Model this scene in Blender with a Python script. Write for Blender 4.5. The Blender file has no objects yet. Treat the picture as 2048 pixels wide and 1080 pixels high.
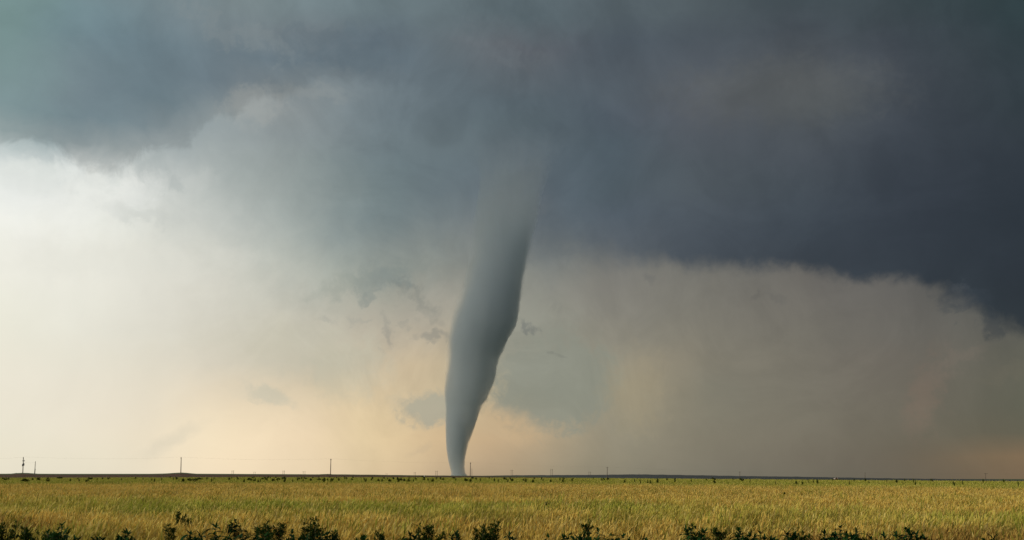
import bpy, bmesh, math, random
import numpy as np
from mathutils import Vector, Matrix, Euler, noise as mnoise

sc = bpy.context.scene
col = sc.collection
R = math.radians

# ------------------------------------------------------------------ camera
CAM_H = 1.9
FPX = 1991.0                       # focal length in photo pixels (2048 wide)
PITCH = math.atan(411.0 / FPX)
cam_d = bpy.data.cameras.new('camera')
cam = bpy.data.objects.new('camera', cam_d)
col.objects.link(cam)
cam_d.sensor_width = 36.0
cam_d.lens = 36.0 * FPX / 2048.0
cam_d.clip_start = 0.1
cam_d.clip_end = 60000
cam.location = (0, 0, CAM_H)
cam.rotation_euler = (R(90) + PITCH, 0, 0)
sc.camera = cam
CP, SP = math.cos(PITCH), math.sin(PITCH)

def pdir(px, py):
    """world direction of a photo pixel; y component is forward"""
    a = (px - 1024.0) / FPX
    b = (540.0 - py) / FPX
    return Vector((a, CP - b * SP, SP + b * CP))

def azel(px, py):
    d = pdir(px, py)
    return math.degrees(math.atan2(d.x, d.y)), math.degrees(math.atan2(d.z, math.hypot(d.x, d.y)))

def inv_azel(az, el):
    a, e = R(az), R(el)
    x, y, z = math.cos(e) * math.sin(a), math.cos(e) * math.cos(a), math.sin(e)
    f = y * CP + z * SP
    u = -y * SP + z * CP
    if f < 0.05:
        f = 0.05
    return 1024 + FPX * x / f, 540 - FPX * u / f

def at_dist(px, py, r):
    """point at horizontal distance r on the line of sight of a pixel"""
    d = pdir(px, py)
    k = r / math.hypot(d.x, d.y)
    return Vector((d.x * k, d.y * k, CAM_H + d.z * k))

def lin(c):
    return tuple((v / 255 / 12.92) if v / 255 <= 0.04045 else ((v / 255 + 0.055) / 1.055) ** 2.4 for v in c)

def srgb_tab(tab, x, y):
    """bilinear lookup (photo pixel space) in a list of (y, [(x, rgb), ...]) rows"""
    def row(r, x):
        p = r[1]
        if x <= p[0][0]: return np.array(p[0][1], float)
        for (x0, c0), (x1, c1) in zip(p, p[1:]):
            if x <= x1:
                t = (x - x0) / (x1 - x0)
                return np.array(c0, float) * (1 - t) + np.array(c1, float) * t
        return np.array(p[-1][1], float)
    if y <= tab[0][0]: return row(tab[0], x)
    for r0, r1 in zip(tab, tab[1:]):
        if y <= r1[0]:
            t = (y - r0[0]) / (r1[0] - r0[0])
            return row(r0, x) * (1 - t) + row(r1, x) * t
    return row(tab[-1], x)

def interp(tab, x):
    return float(np.interp(x, [t[0] for t in tab], [t[1] for t in tab]))

def sstep(a, b, x):
    t = min(1, max(0, (x - a) / (b - a)))
    return t * t * (3 - 2 * t)

# ------------------------------------------------------------------ exposure, sun
sc.view_settings.view_transform = 'Standard'
sc.view_settings.look = 'None'
sc.view_settings.gamma = 1
sc.view_settings.use_curve_mapping = False
EXPO = 0.8
sc.view_settings.exposure = EXPO
SKYK = 1.0 / 2 ** EXPO
SUN_AZ, SUN_EL = -114.0, 24.0      # degrees from straight ahead (negative = left), elevation
sun_d = bpy.data.lights.new('sun', 'SUN')
sun_d.energy = 1.5
sun_d.angle = R(10)
sun_d.color = (1.0, 0.90, 0.74)
sun = bpy.data.objects.new('sun', sun_d)
col.objects.link(sun)
sd = Vector((math.sin(R(SUN_AZ)) * math.cos(R(SUN_EL)), math.cos(R(SUN_AZ)) * math.cos(R(SUN_EL)), math.sin(R(SUN_EL))))
sun.rotation_euler = (-sd).to_track_quat('-Z', 'Y').to_euler()

# ------------------------------------------------------------------ world: storm sky over the Nishita sky
world = bpy.data.worlds.new('World')
sc.world = world
world.use_nodes = True
wt = world.node_tree
wt.nodes.clear()
L = wt.links

def _in(sock, v):
    if isinstance(v, bpy.types.NodeSocket): L.new(v, sock)
    elif v is not None:
        try: sock.default_value = v
        except Exception: sock.default_value = (*v, 1)

def M(op, a, b=None, c=None, clamp=False):
    n = wt.nodes.new('ShaderNodeMath'); n.operation = op; n.use_clamp = clamp
    for i, v in enumerate((a, b, c)): _in(n.inputs[i], v) if v is not None else None
    return n.outputs[0]

def MR(v, a, b, c=0.0, d=1.0, smooth=True):
    n = wt.nodes.new('ShaderNodeMapRange'); n.interpolation_type = 'SMOOTHSTEP' if smooth else 'LINEAR'
    for i, q in enumerate((v, a, b, c, d)): _in(n.inputs[i], q)
    return n.outputs[0]

def MIX(f, a, b, mode='MIX'):
    n = wt.nodes.new('ShaderNodeMix'); n.data_type = 'RGBA'; n.blend_type = mode
    _in(n.inputs[0], f); _in(n.inputs[6], a); _in(n.inputs[7], b)
    return n.outputs[2]

def RAMP(fac, stops, mode='CARDINAL'):
    n = wt.nodes.new('ShaderNodeValToRGB'); cr = n.color_ramp; cr.interpolation = mode
    stops = sorted(stops)
    cr.elements[0].position = stops[0][0]; cr.elements[0].color = (*stops[0][1], 1)
    cr.elements[1].position = stops[-1][0]; cr.elements[1].color = (*stops[-1][1], 1)
    for p, c in stops[1:-1]:
        e = cr.elements.new(p); e.color = (*c, 1)
    _in(n.inputs[0], fac)
    return n.outputs[0]

def NOISE(vec, scale, detail=4, rough=0.5, dist=0.0):
    n = wt.nodes.new('ShaderNodeTexNoise')
    _in(n.inputs['Vector'], vec); n.inputs['Scale'].default_value = scale
    n.inputs['Detail'].default_value = detail; n.inputs['Roughness'].default_value = rough
    n.inputs['Distortion'].default_value = dist
    return n.outputs[0], n.outputs[1]

tc = wt.nodes.new('ShaderNodeTexCoord')
GEN = tc.outputs['Generated']
sp = wt.nodes.new('ShaderNodeSeparateXYZ'); L.new(GEN, sp.inputs[0])
AZ0 = M('MULTIPLY', M('ARCTAN2', sp.outputs[0], sp.outputs[1]), 57.29578)
EL0 = M('MULTIPLY', M('ARCSINE', sp.outputs[2]), 57.29578)
# billowing of the cloud deck: bend the lookup by noise
w1 = wt.nodes.new('ShaderNodeSeparateColor'); L.new(NOISE(GEN, 7.0, 5, 0.55)[1], w1.inputs[0])
w2 = wt.nodes.new('ShaderNodeSeparateColor'); L.new(NOISE(GEN, 24.0, 6, 0.6, 0.6)[1], w2.inputs[0])
calm = MR(EL0, 1.0, 10.0, 0.25, 1.0)
def warp(base, s, a1, a2):
    d1 = M('MULTIPLY', M('SUBTRACT', w1.outputs[s], 0.5), a1)
    d2 = M('MULTIPLY', M('SUBTRACT', w2.outputs[s], 0.5), a2)
    return M('ADD', base, M('MULTIPLY', M('ADD', d1, d2), calm))
AZ = warp(AZ0, 0, 3.6, 1.8)
EL = warp(EL0, 1, 2.0, 1.3)

CLOUD = [
 (-60, [(0,(112,138,138)),(300,(118,136,140)),(600,(106,124,128)),(1050,(86,102,106)),(1400,(78,92,96)),(1800,(56,70,74)),(2048,(46,64,66))]),
 (0,   [(0,(120,148,144)),(150,(112,138,143)),(300,(120,138,144)),(450,(128,142,144)),(600,(115,132,136)),(750,(100,118,124)),(900,(98,113,118)),(1050,(92,108,112)),(1200,(84,98,104)),(1400,(80,93,98)),(1600,(66,79,85)),(1800,(57,72,76)),(2048,(46,66,68))]),
 (40,  [(0,(121,150,147)),(150,(114,138,143)),(300,(112,132,140)),(450,(126,138,142)),(600,(118,131,136)),(750,(106,120,124)),(900,(100,114,119)),(1050,(90,104,110)),(1200,(86,98,104)),(1400,(76,88,94)),(1600,(68,78,85)),(1800,(58,70,75)),(2048,(45,64,67))]),
 (80,  [(0,(124,152,150)),(150,(112,136,143)),(300,(108,128,137)),(450,(112,129,136)),(600,(116,126,131)),(750,(96,110,119)),(900,(99,110,115)),(1000,(100,105,110)),(1100,(92,98,105)),(1200,(80,91,100)),(1400,(74,84,93)),(1600,(72,80,88)),(1800,(62,71,79)),(2048,(46,62,66))]),
 (120, [(0,(127,154,151)),(150,(120,140,146)),(300,(104,124,132)),(450,(108,124,133)),(600,(104,120,129)),(750,(93,107,116)),(900,(92,106,113)),(1050,(98,104,109)),(1200,(80,91,100)),(1400,(77,86,95)),(1600,(78,84,88)),(1800,(65,73,81)),(2048,(48,62,66))]),
 (160, [(0,(127,152,152)),(150,(122,140,146)),(300,(106,125,134)),(450,(113,128,136)),(600,(127,137,140)),(750,(112,125,131)),(900,(95,108,115)),(1050,(90,102,109)),(1200,(84,94,102)),(1400,(88,94,99)),(1600,(84,89,91)),(1720,(76,82,86)),(1800,(66,74,82)),(2048,(48,60,66))]),
 (200, [(0,(130,154,156)),(150,(119,138,145)),(300,(109,128,136)),(430,(120,136,142)),(500,(152,157,155)),(600,(130,140,142)),(750,(108,122,128)),(900,(97,111,118)),(1050,(88,102,109)),(1200,(80,92,101)),(1400,(86,92,99)),(1600,(82,88,90)),(1800,(63,71,79)),(2048,(46,58,63))]),
 (240, [(0,(136,156,156)),(150,(120,140,146)),(300,(120,138,145)),(400,(142,153,155)),(490,(150,157,156)),(600,(132,142,144)),(750,(108,122,128)),(900,(98,112,118)),(1050,(88,102,108)),(1200,(78,90,100)),(1400,(84,90,98)),(1600,(80,87,91)),(1800,(61,69,78)),(2048,(46,56,62))]),
 (280, [(0,(158,172,171)),(100,(150,163,164)),(200,(136,150,152)),(300,(140,152,154)),(450,(146,157,158)),(600,(136,146,147)),(750,(110,124,129)),(900,(101,115,120)),(1050,(94,106,112)),(1200,(76,90,99)),(1400,(80,88,96)),(1600,(73,81,89)),(1800,(58,66,75)),(2048,(45,54,61))]),
 (330, [(0,(212,216,212)),(100,(206,210,206)),(200,(180,186,183)),(300,(180,186,183)),(380,(185,190,186)),(450,(165,173,170)),(600,(142,153,151)),(750,(110,125,129)),(900,(102,117,123)),(1050,(95,106,112)),(1200,(76,90,99)),(1400,(76,86,93)),(1600,(70,78,86)),(1800,(54,62,71)),(2048,(42,50,58))]),
 (380, [(0,(232,234,228)),(150,(222,224,218)),(300,(205,208,202)),(450,(172,180,176)),(600,(146,156,153)),(750,(114,129,131)),(900,(104,118,124)),(1050,(96,105,112)),(1200,(78,92,100)),(1400,(76,86,93)),(1600,(66,76,84)),(1800,(52,60,70)),(2048,(40,48,56))]),
 (450, [(0,(240,240,230)),(150,(233,233,223)),(300,(216,218,209)),(450,(192,196,189)),(600,(154,163,158)),(750,(120,134,135)),(900,(114,124,125)),(1050,(106,113,116)),(1200,(82,93,103)),(1400,(72,82,92)),(1600,(60,70,80)),(1800,(49,57,67)),(2048,(39,47,55))]),
 (520, [(0,(243,241,229)),(150,(238,236,224)),(300,(223,222,211)),(450,(206,207,197)),(600,(172,178,170)),(750,(138,148,145)),(900,(134,139,133)),(1050,(114,119,118)),(1200,(96,103,107)),(1400,(68,77,86)),(1600,(55,63,72)),(1800,(47,55,64)),(2048,(38,45,53))]),
 (600, [(0,(241,240,226)),(300,(226,224,210)),(600,(190,191,178)),(900,(148,150,140)),(1200,(100,106,108)),(1600,(54,62,70)),(1800,(46,54,62)),(2048,(36,43,50))]),
 (700, [(0,(241,240,226)),(300,(226,224,210)),(600,(190,191,178)),(900,(148,150,140)),(1200,(100,106,108)),(1600,(54,62,70)),(1800,(46,54,62)),(2048,(36,43,48))]),
]
RAIN = [
 (440, [(0,(241,240,228)),(300,(222,222,210)),(600,(160,168,160)),(900,(120,128,126)),(1100,(110,117,116)),(1200,(108,112,110)),(1600,(92,92,88)),(2048,(66,68,66))]),
 (540, [(0,(242,240,227)),(150,(237,235,223)),(300,(226,224,212)),(450,(211,210,198)),(600,(182,185,174)),(750,(150,156,146)),(900,(141,144,136)),(1100,(130,132,125)),(1200,(122,121,114)),(1400,(116,114,106)),(1600,(106,102,95)),(1800,(96,93,88)),(2048,(74,76,73))]),
 (600, [(0,(240,238,223)),(150,(234,232,219)),(300,(226,223,210)),(450,(212,209,196)),(600,(196,194,180)),(750,(170,168,154)),(880,(164,160,147)),(1060,(142,142,131)),(1200,(134,130,119)),(1400,(123,119,107)),(1600,(111,106,97)),(1800,(100,96,89)),(2048,(84,84,78))]),
 (660, [(0,(238,235,218)),(150,(232,229,215)),(300,(224,220,205)),(450,(212,207,190)),(600,(198,194,177)),(750,(184,175,157)),(880,(176,168,150)),(1060,(146,145,131)),(1200,(140,136,121)),(1400,(127,122,108)),(1600,(115,110,98)),(1800,(105,100,91)),(2048,(88,86,77))]),
 (720, [(0,(238,233,216)),(150,(232,227,210)),(300,(227,220,202)),(450,(217,209,190)),(600,(202,195,175)),(700,(196,187,166)),(800,(210,190,158)),(880,(198,181,150)),(1000,(156,154,136)),(1180,(147,143,124)),(1260,(156,145,121)),(1400,(134,127,109)),(1600,(118,112,98)),(1800,(110,102,91)),(2048,(92,90,75))]),
 (790, [(0,(238,231,213)),(150,(234,226,208)),(300,(231,221,200)),(450,(236,219,190)),(600,(226,208,177)),(750,(220,198,160)),(850,(200,182,150)),(980,(186,170,138)),(1080,(152,150,131)),(1180,(145,143,124)),(1260,(162,149,120)),(1400,(130,125,107)),(1600,(119,113,98)),(1800,(111,103,90)),(2048,(92,91,75))]),
 (860, [(0,(236,230,210)),(150,(235,226,206)),(300,(238,225,200)),(450,(248,229,195)),(600,(240,217,183)),(750,(227,204,162)),(880,(216,188,148)),(970,(206,177,138)),(1060,(186,164,131)),(1200,(155,146,122)),(1400,(131,124,105)),(1600,(120,113,97)),(1800,(108,101,86)),(2048,(92,90,74))]),
 (915, [(0,(236,228,206)),(150,(233,225,203)),(300,(237,224,198)),(430,(250,230,196)),(600,(238,216,182)),(750,(223,200,160)),(850,(213,188,150)),(970,(196,170,136)),(1080,(170,153,125)),(1200,(150,141,117)),(1400,(128,121,103)),(1600,(117,109,94)),(1800,(107,98,83)),(1930,(118,101,78)),(2048,(130,105,76))]),
 (950, [(0,(234,226,205)),(150,(230,222,200)),(300,(236,223,197)),(430,(248,228,195)),(600,(236,214,180)),(750,(217,194,156)),(850,(205,180,145)),(920,(176,156,128)),(1000,(172,152,122)),(1100,(152,140,115)),(1200,(140,132,110)),(1400,(122,117,100)),(1600,(112,106,90)),(1800,(106,98,82)),(2048,(122,100,74))]),
]
ELS = [-12, -0.3, 0.9, 2.1, 3.4, 4.8, 6.2, 7.6, 9.0, 10.4, 11.8, 13.2, 14.6, 16.0, 17.4, 18.8, 20.2, 21.6, 23.0, 24.4, 26.0, 34, 60, 90]
AZS = [-179.9, -120, -75, -45, -33] + [-28 + i * 56 / 20 for i in range(21)] + [33, 45, 75, 120, 179.9]
BACK = np.array((124., 132., 134.)); ZEN = np.array((100., 114., 120.)); BACKLOW = np.array((165., 168., 160.))
def sky_cell(tab, az, el):
    azc = max(-32, min(32, az)); elc = max(-1, min(27, el))
    c = srgb_tab(tab, *inv_azel(azc, elc))
    back = BACKLOW * (1 - sstep(0, 25, el)) + BACK * sstep(0, 25, el)
    k = sstep(30, 130, abs(az))
    c = c * (1 - k) + back * k
    z = sstep(26, 75, el)
    c = c * (1 - z) + ZEN * z
    if tab is RAIN and az > 0: q = 0.14 * sstep(0, 6, az); c = c * (1 - q) + c.mean() * q
    if tab is CLOUD: q = 0.08 + 0.16 * sstep(0, 14, az); c = c * (1 - q) + c.mean() * q
    return tuple(v * SKYK for v in lin(c))
def azf(a): return (a + 180.0) / 360.0
# finer frontal ramp: a cube-like remap so the 32 stops resolve the front; t in 0..1
AZT = M('DIVIDE', M('ADD', AZ, 180.0), 360.0)
def field(tab, els):
    rows = [RAMP(AZT, [(azf(a), sky_cell(tab, a, e)) for a in AZS], 'CARDINAL') for e in els]
    out = rows[0]
    for i in range(1, len(els)):
        out = MIX(MR(EL, els[i - 1], els[i], smooth=False), out, rows[i])
    return out
cloud = field(CLOUD, [e for e in ELS if e >= 7])
rain = field(RAIN, [e for e in ELS if e <= 15])

# lower edge of the dark shelf: elevation and softness against azimuth
EDGE = [(-600,500,90),(0,500,90),(300,500,90),(600,520,80),(900,512,90),(1060,506,75),(1130,516,60),(1200,522,46),(1260,528,34),(1330,533,24),
        (1400,535,28),(1470,540,25),(1530,544,23),(1600,548,22),(1650,544,21),(1700,549,20),(1760,551,20),(1820,552,22),(1870,560,24),(1900,588,26),(1950,616,26),(1985,630,26),(2048,668,26),(2200,720,25)]
st = []
for px, py, w in EDGE:
    a, e = azel(px, py)
    st.append((azf(a), (e / 40, w / 36.0 / 10, 0)))
st.append((0.0, (st[0][1][0], st[0][1][1], 0))); st.append((1.0, (0.1, 0.2, 0)))
eg = wt.nodes.new('ShaderNodeSeparateColor'); L.new(RAMP(AZT, st, 'LINEAR'), eg.inputs[0])
e_el = M('MULTIPLY', eg.outputs[0], 40.0); e_w = M('MULTIPLY', eg.outputs[1], 10.0)
# ragged lower edge
rg = M('MULTIPLY', M('SUBTRACT', NOISE(GEN, 30.0, 7, 0.62, 0.3)[0], 0.5), 1.5)
ELr = M('ADD', EL, rg)
mask = MR(ELr, M('SUBTRACT', e_el, e_w), M('ADD', e_el, e_w))
colr = MIX(mask, rain, cloud)

# lit, crisp crest line where the near deck overhangs the bright cloud on the left
E2 = [(-900,270,.0),(-300,280,.10),(0,286,.20),(60,290,.22),(130,300,.24),(190,328,.22),(230,322,.20),(300,302,.17),(400,262,.13),(450,225,.13),(500,185,.14),(620,166,.09),(760,165,.05),(900,200,0)]
st2 = [(azf(azel(px, py)[0]), (azel(px, py)[1] / 40, am, 0)) for px, py, am in E2] + [(1.0, (0.4, 0, 0))]
e2 = wt.nodes.new('ShaderNodeSeparateColor'); L.new(RAMP(AZT, st2, 'LINEAR'), e2.inputs[0])
cr2 = M('MULTIPLY', M('SUBTRACT', NOISE(GEN, 22.0, 7, 0.62, 0.5)[0], 0.5), 3.6)
d2 = M('SUBTRACT', M('ADD', EL0, cr2), M('MULTIPLY', e2.outputs[0], 40.0))
lit = MR(d2, -0.45, 0.25, 1.0, 0.0)
fall = MR(d2, -5.0, -0.2, 0.0, 1.0, smooth=False)           # the glow of the crest dies away below it
shade = MR(d2, 0.2, 4.0, 1.0, 0.0, smooth=False)
crest = M('MULTIPLY', e2.outputs[1], M('SUBTRACT', M('MULTIPLY', lit, fall), M('MULTIPLY', M('SUBTRACT', 1.0, lit), M('MULTIPLY', shade, 0.45))))
# individual cloud masses, scud and gaps (centre px, centre py, half width, half height, tilt deg, colour, strength, edge softness, raggedness)
AZb = warp(AZ0, 0, 1.6, 3.0); ELb = warp(EL0, 2, 1.2, 2.6)
w3 = wt.nodes.new('ShaderNodeSeparateColor'); L.new(NOISE(GEN, 55.0, 5, 0.62, 0.4)[1], w3.inputs[0])
FRAY = NOISE(GEN, 90.0, 5, 0.65, 0.8)[0]
def blob(base, px, py, rx, ry, tilt, rgb, strength, soft=0.6, rag=1.0):
    a, e = azel(px, py)
    k = 36.0
    u = M('SUBTRACT', M('ADD', AZb, M('MULTIPLY', M('SUBTRACT', w3.outputs[0], 0.5), 2.0 * rag)), a)
    v = M('SUBTRACT', M('ADD', ELb, M('MULTIPLY', M('SUBTRACT', w3.outputs[1], 0.5), 2.0 * rag)), e)
    c, s = math.cos(R(tilt)), math.sin(R(tilt))
    uu = M('ADD', M('MULTIPLY', u, c * k / rx), M('MULTIPLY', v, s * k / rx))
    vv = M('ADD', M('MULTIPLY', u, -s * k / ry), M('MULTIPLY', v, c * k / ry))
    d = M('SQRT', M('ADD', M('MULTIPLY', uu, uu), M('MULTIPLY', vv, vv)))
    d = M('ADD', d, M('MULTIPLY', M('SUBTRACT', FRAY, 0.5), 1.1 * rag if max(rx, ry) > 30 else 2.2))
    m = M('MULTIPLY', MR(d, 1.0 - soft, 1.0 + soft, 1.0, 0.0), strength * (1.0 if max(rx, ry) > 46 else 0.62))
    return MIX(m, base, tuple(x * SKYK for x in lin(rgb)))
BLOBS = [
 # grey rain mass right of the funnel with its rounded foot
 (1110, 770, 128, 92, 12, (140,142,128), 0.85, 0.28, 0.9),
 (1060, 690, 110, 90, 0, (146,147,134), 0.45, 0.5, 0.6),
 (1266, 782, 50, 66, 6, (164,151,122), 0.4, 0.8, 1.1),
 (1030, 850, 55, 26, -25, (201,173,134), 0.55, 0.7, 0.4),
 (1120, 400, 60, 90, -8, (76,90,99), 0.35, 0.8, 0.8),
 # grey mass left of the funnel
 (866, 818, 58, 34, 0, (170,166,147), 0.85, 0.38, 0.9),
 (800, 800, 20, 12, 30, (190,180,155), 0.4, 0.7, 1.0),
 (700, 740, 70, 60, 0, (188,186,166), 0.4, 0.5, 0.8),
 (536, 788, 40, 18, -20, (188,190,174), 0.7, 0.6, 1.0),
 (620, 700, 120, 50, 0, (196,192,172), 0.3, 0.6, 1.0),
 (480, 770, 30, 16, 20, (214,206,186), 0.35, 0.8, 1.0),
 (345, 878, 55, 13, 32, (212,204,184), 0.4, 0.8, 0.4),
 (838, 898, 18, 6, 25, (188,170,142), 0.45, 0.8, 0.3),
 # scud specks
 (740, 590, 22, 8, 15, (134,140,134), 0.6, 0.7, 1.2),
 (800, 572, 26, 8, -20, (124,130,126), 0.6, 0.7, 1.2),
 (806, 650, 14, 6, 10, (146,146,136), 0.5, 0.7, 1.0),
 (716, 640, 16, 6, 0, (160,160,150), 0.5, 0.7, 1.0),
 (664, 640, 16, 6, 0, (160,160,150), 0.5, 0.7, 0.7),
 (770, 665, 9, 30, 0, (146,145,136), 0.7, 0.7, 0.7),
 (856, 676, 30, 12, 0, (130,131,124), 0.75, 0.7, 0.8),
 (835, 606, 44, 16, -40, (126,129,122), 0.65, 0.8, 1.2),
 (760, 560, 50, 26, 20, (122,134,132), 0.45, 0.8, 1.2),
 (690, 576, 60, 18, 10, (150,156,146), 0.4, 0.8, 1.2),
 (1062, 655, 24, 9, -50, (106,109,106), 0.85, 0.6, 0.5),
 (1096, 706, 9, 4, -40, (118,119,110), 0.6, 0.7, 0.3),
 (1116, 716, 12, 4, -20, (118,119,110), 0.6, 0.7, 0.3),
 (1120, 620, 8, 18, 10, (126,126,118), 0.35, 0.8, 0.6),
 (1296, 566, 12, 6, -30, (100,100,98), 0.5, 0.8, 0.5),
 (1520, 588, 4, 12, 10, (90,88,84), 0.5, 0.8, 0.3),
 (1546, 604, 14, 6, -30, (92,90,86), 0.4, 0.8, 0.4),
 (1250, 848, 14, 8, 40, (140,134,112), 0.3, 0.8, 0.6),
 # ragged dark scud at the right shelf corner
 (1922, 600, 40, 20, -20, (50,56,63), 0.75, 0.6, 1.0),
 (1900, 626, 20, 12, 0, (62,66,69), 0.7, 0.6, 0.8),
 (1912, 584, 12, 6, -20, (84,87,90), 0.3, 0.7, 0.6),
 (1988, 646, 20, 22, 0, (44,50,56), 0.8, 0.6, 0.8),
 # faint pink veil low right
 (1850, 790, 26, 66, -20, (124,106,92), 0.45, 0.8, 1.2),
 (1900, 730, 60, 14, 30, (118,106,94), 0.3, 0.8, 1.2),
 (2010, 745, 40, 16, 0, (112,104,88), 0.3, 0.8, 1.2),
 # bright ragged scud on the left
 (65, 330, 66, 18, 4, (212,216,210), 0.5, 0.7, 0.7),
 (134, 326, 22, 16, 30, (222,225,220), 0.4, 0.7, 0.6),
 (60, 362, 80, 22, 0, (218,221,215), 0.4, 0.7, 0.7),
 (245, 378, 52, 34, 15, (214,216,211), 0.7, 0.5, 1.0),
 (195, 352, 24, 26, 0, (180,185,181), 0.5, 0.6, 1.2),
 (270, 425, 60, 20, -10, (198,201,195), 0.5, 0.6, 1.2),
 (340, 362, 14, 18, -30, (160,168,166), 0.6, 0.6, 0.8),
 (385, 362, 34, 22, 20, (198,202,197), 0.45, 0.6, 0.8),
 (300, 330, 44, 24, 20, (150,159,158), 0.5, 0.6, 1.2),
 (272, 432, 14, 8, -40, (204,205,198), 0.4, 0.7, 0.9),
 (200, 380, 60, 40, 0, (222,223,216), 0.4, 0.6, 1.2),
 (250, 520, 170, 26, 5, (226,225,214), 0.35, 0.8, 0.8),
 # lit scud under the mid deck
 (500, 208, 52, 40, 20, (158,162,159), 0.6, 0.6, 1.1),
 (610, 180, 70, 14, 8, (142,148,147), 0.45, 0.7, 0.8),
 (470, 250, 44, 12, -20, (148,157,157), 0.45, 0.7, 1.0),
 # streaks along the top
 (470, 60, 120, 16, -18, (132,142,144), 0.4, 0.7, 1.6),
 (980, 96, 90, 14, -22, (104,112,117), 0.35, 0.7, 1.6),
 (1040, 125, 60, 12, -4, (101,107,111), 0.3, 0.7, 1.2),
 (700, 90, 120, 22, -4, (94,110,119), 0.4, 0.7, 1.4),
 (1560, 185, 190, 52, -4, (90,93,92), 0.45, 0.7, 1.2),
 (60, 180, 60, 60, -30, (127,150,152), 0.3, 0.8, 1.6),
]
for b in BLOBS: colr = blob(colr, *b)

BILLOW = NOISE(GEN, 5.5, 7, 0.58, 1.1)[0]
bl = MR(BILLOW, 0.38, 0.66, -1.0, 1.0)
blw = M('MULTIPLY', bl, MR(EL0, 15.0, 23.0, 0.0, 0.075))
rb = M('MULTIPLY', MR(NOISE(GEN, 10.0, 8, 0.62, 1.4)[0], 0.36, 0.64, -1.0, 1.0), M('MULTIPLY', MR(EL0, 1.0, 6.0, 0.025, 0.05), MR(AZ0, -22.0, -6.0, 0.15, 1.0)))
blw = M('ADD', blw, rb)
# fine mottling, stronger in the deck than in the rain; soft vertical rain shafts lower down
mott = M('MULTIPLY', M('SUBTRACT', NOISE(GEN, 14.0, 8, 0.6, 0.5)[0], 0.5), M('MULTIPLY', MR(EL0, 4, 14, 0.17, 0.26), MR(M('ADD', AZ0, M('MULTIPLY', EL0, 0.9)), -18.0, -4.0, 0.35, 1.0)))
mp = wt.nodes.new('ShaderNodeMapping'); L.new(GEN, mp.inputs[0]); mp.inputs['Scale'].default_value = (1, 1, 0.16)
mp.inputs['Rotation'].default_value = (0, R(9), 0)
shaft = M('MULTIPLY', M('SUBTRACT', NOISE(mp.outputs[0], 26.0, 4, 0.5)[0], 0.5), MR(EL0, 2, 22, 0.05, 0.12))
gain = M('ADD', M('ADD', blw, crest), M('ADD', 1.0, M('ADD', mott, shaft)))
g = wt.nodes.new('ShaderNodeCombineColor')
for i in range(3): L.new(gain, g.inputs[i])
colr = MIX(1.0, colr, g.outputs[0], 'MULTIPLY')

skyn = wt.nodes.new('ShaderNodeTexSky'); skyn.sky_type = 'NISHITA'; skyn.sun_disc = False
skyn.sun_elevation = R(SUN_EL); skyn.sun_rotation = R(SUN_AZ)
bg1 = wt.nodes.new('ShaderNodeBackground'); L.new(skyn.outputs[0], bg1.inputs[0]); bg1.inputs[1].default_value = 0.05
bg2 = wt.nodes.new('ShaderNodeBackground'); L.new(colr, bg2.inputs[0]); bg2.inputs[1].default_value = 1.0
mx = wt.nodes.new('ShaderNodeMixShader'); mx.inputs[0].default_value = 0.97
L.new(bg1.outputs[0], mx.inputs[1]); L.new(bg2.outputs[0], mx.inputs[2])
wo = wt.nodes.new('ShaderNodeOutputWorld'); L.new(mx.outputs[0], wo.inputs[0])
world.cycles.sampling_method = 'MANUAL'
world.cycles.sample_map_resolution = 512

sc.cycles.volume_bounces = 6; sc.cycles.max_bounces = 12; sc.cycles.transparent_max_bounces = 16
# ------------------------------------------------------------------ helpers
def tag(o, label=None, cat=None, group=None, kind=None):
    if label: o['label'] = label
    if cat: o['category'] = cat
    if group: o['group'] = group
    if kind: o['kind'] = kind
    return o

def link(o, parent=None):
    col.objects.link(o)
    if parent is not None: o.parent = parent
    return o

def mesh_obj(name, verts, faces, mat, parent=None, smooth=False):
    me = bpy.data.meshes.new(name)
    me.from_pydata([tuple(v) for v in verts], [], faces)
    me.update()
    if smooth: me.polygons.foreach_set('use_smooth', [True] * len(me.polygons))
    if mat: me.materials.append(mat)
    return link(bpy.data.objects.new(name, me), parent)

def empty(name, loc, rz=0.0):
    o = bpy.data.objects.new(name, None); o.empty_display_size = 0.3
    o.location = loc; o.rotation_euler = (0, 0, rz)
    return link(o)

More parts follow.
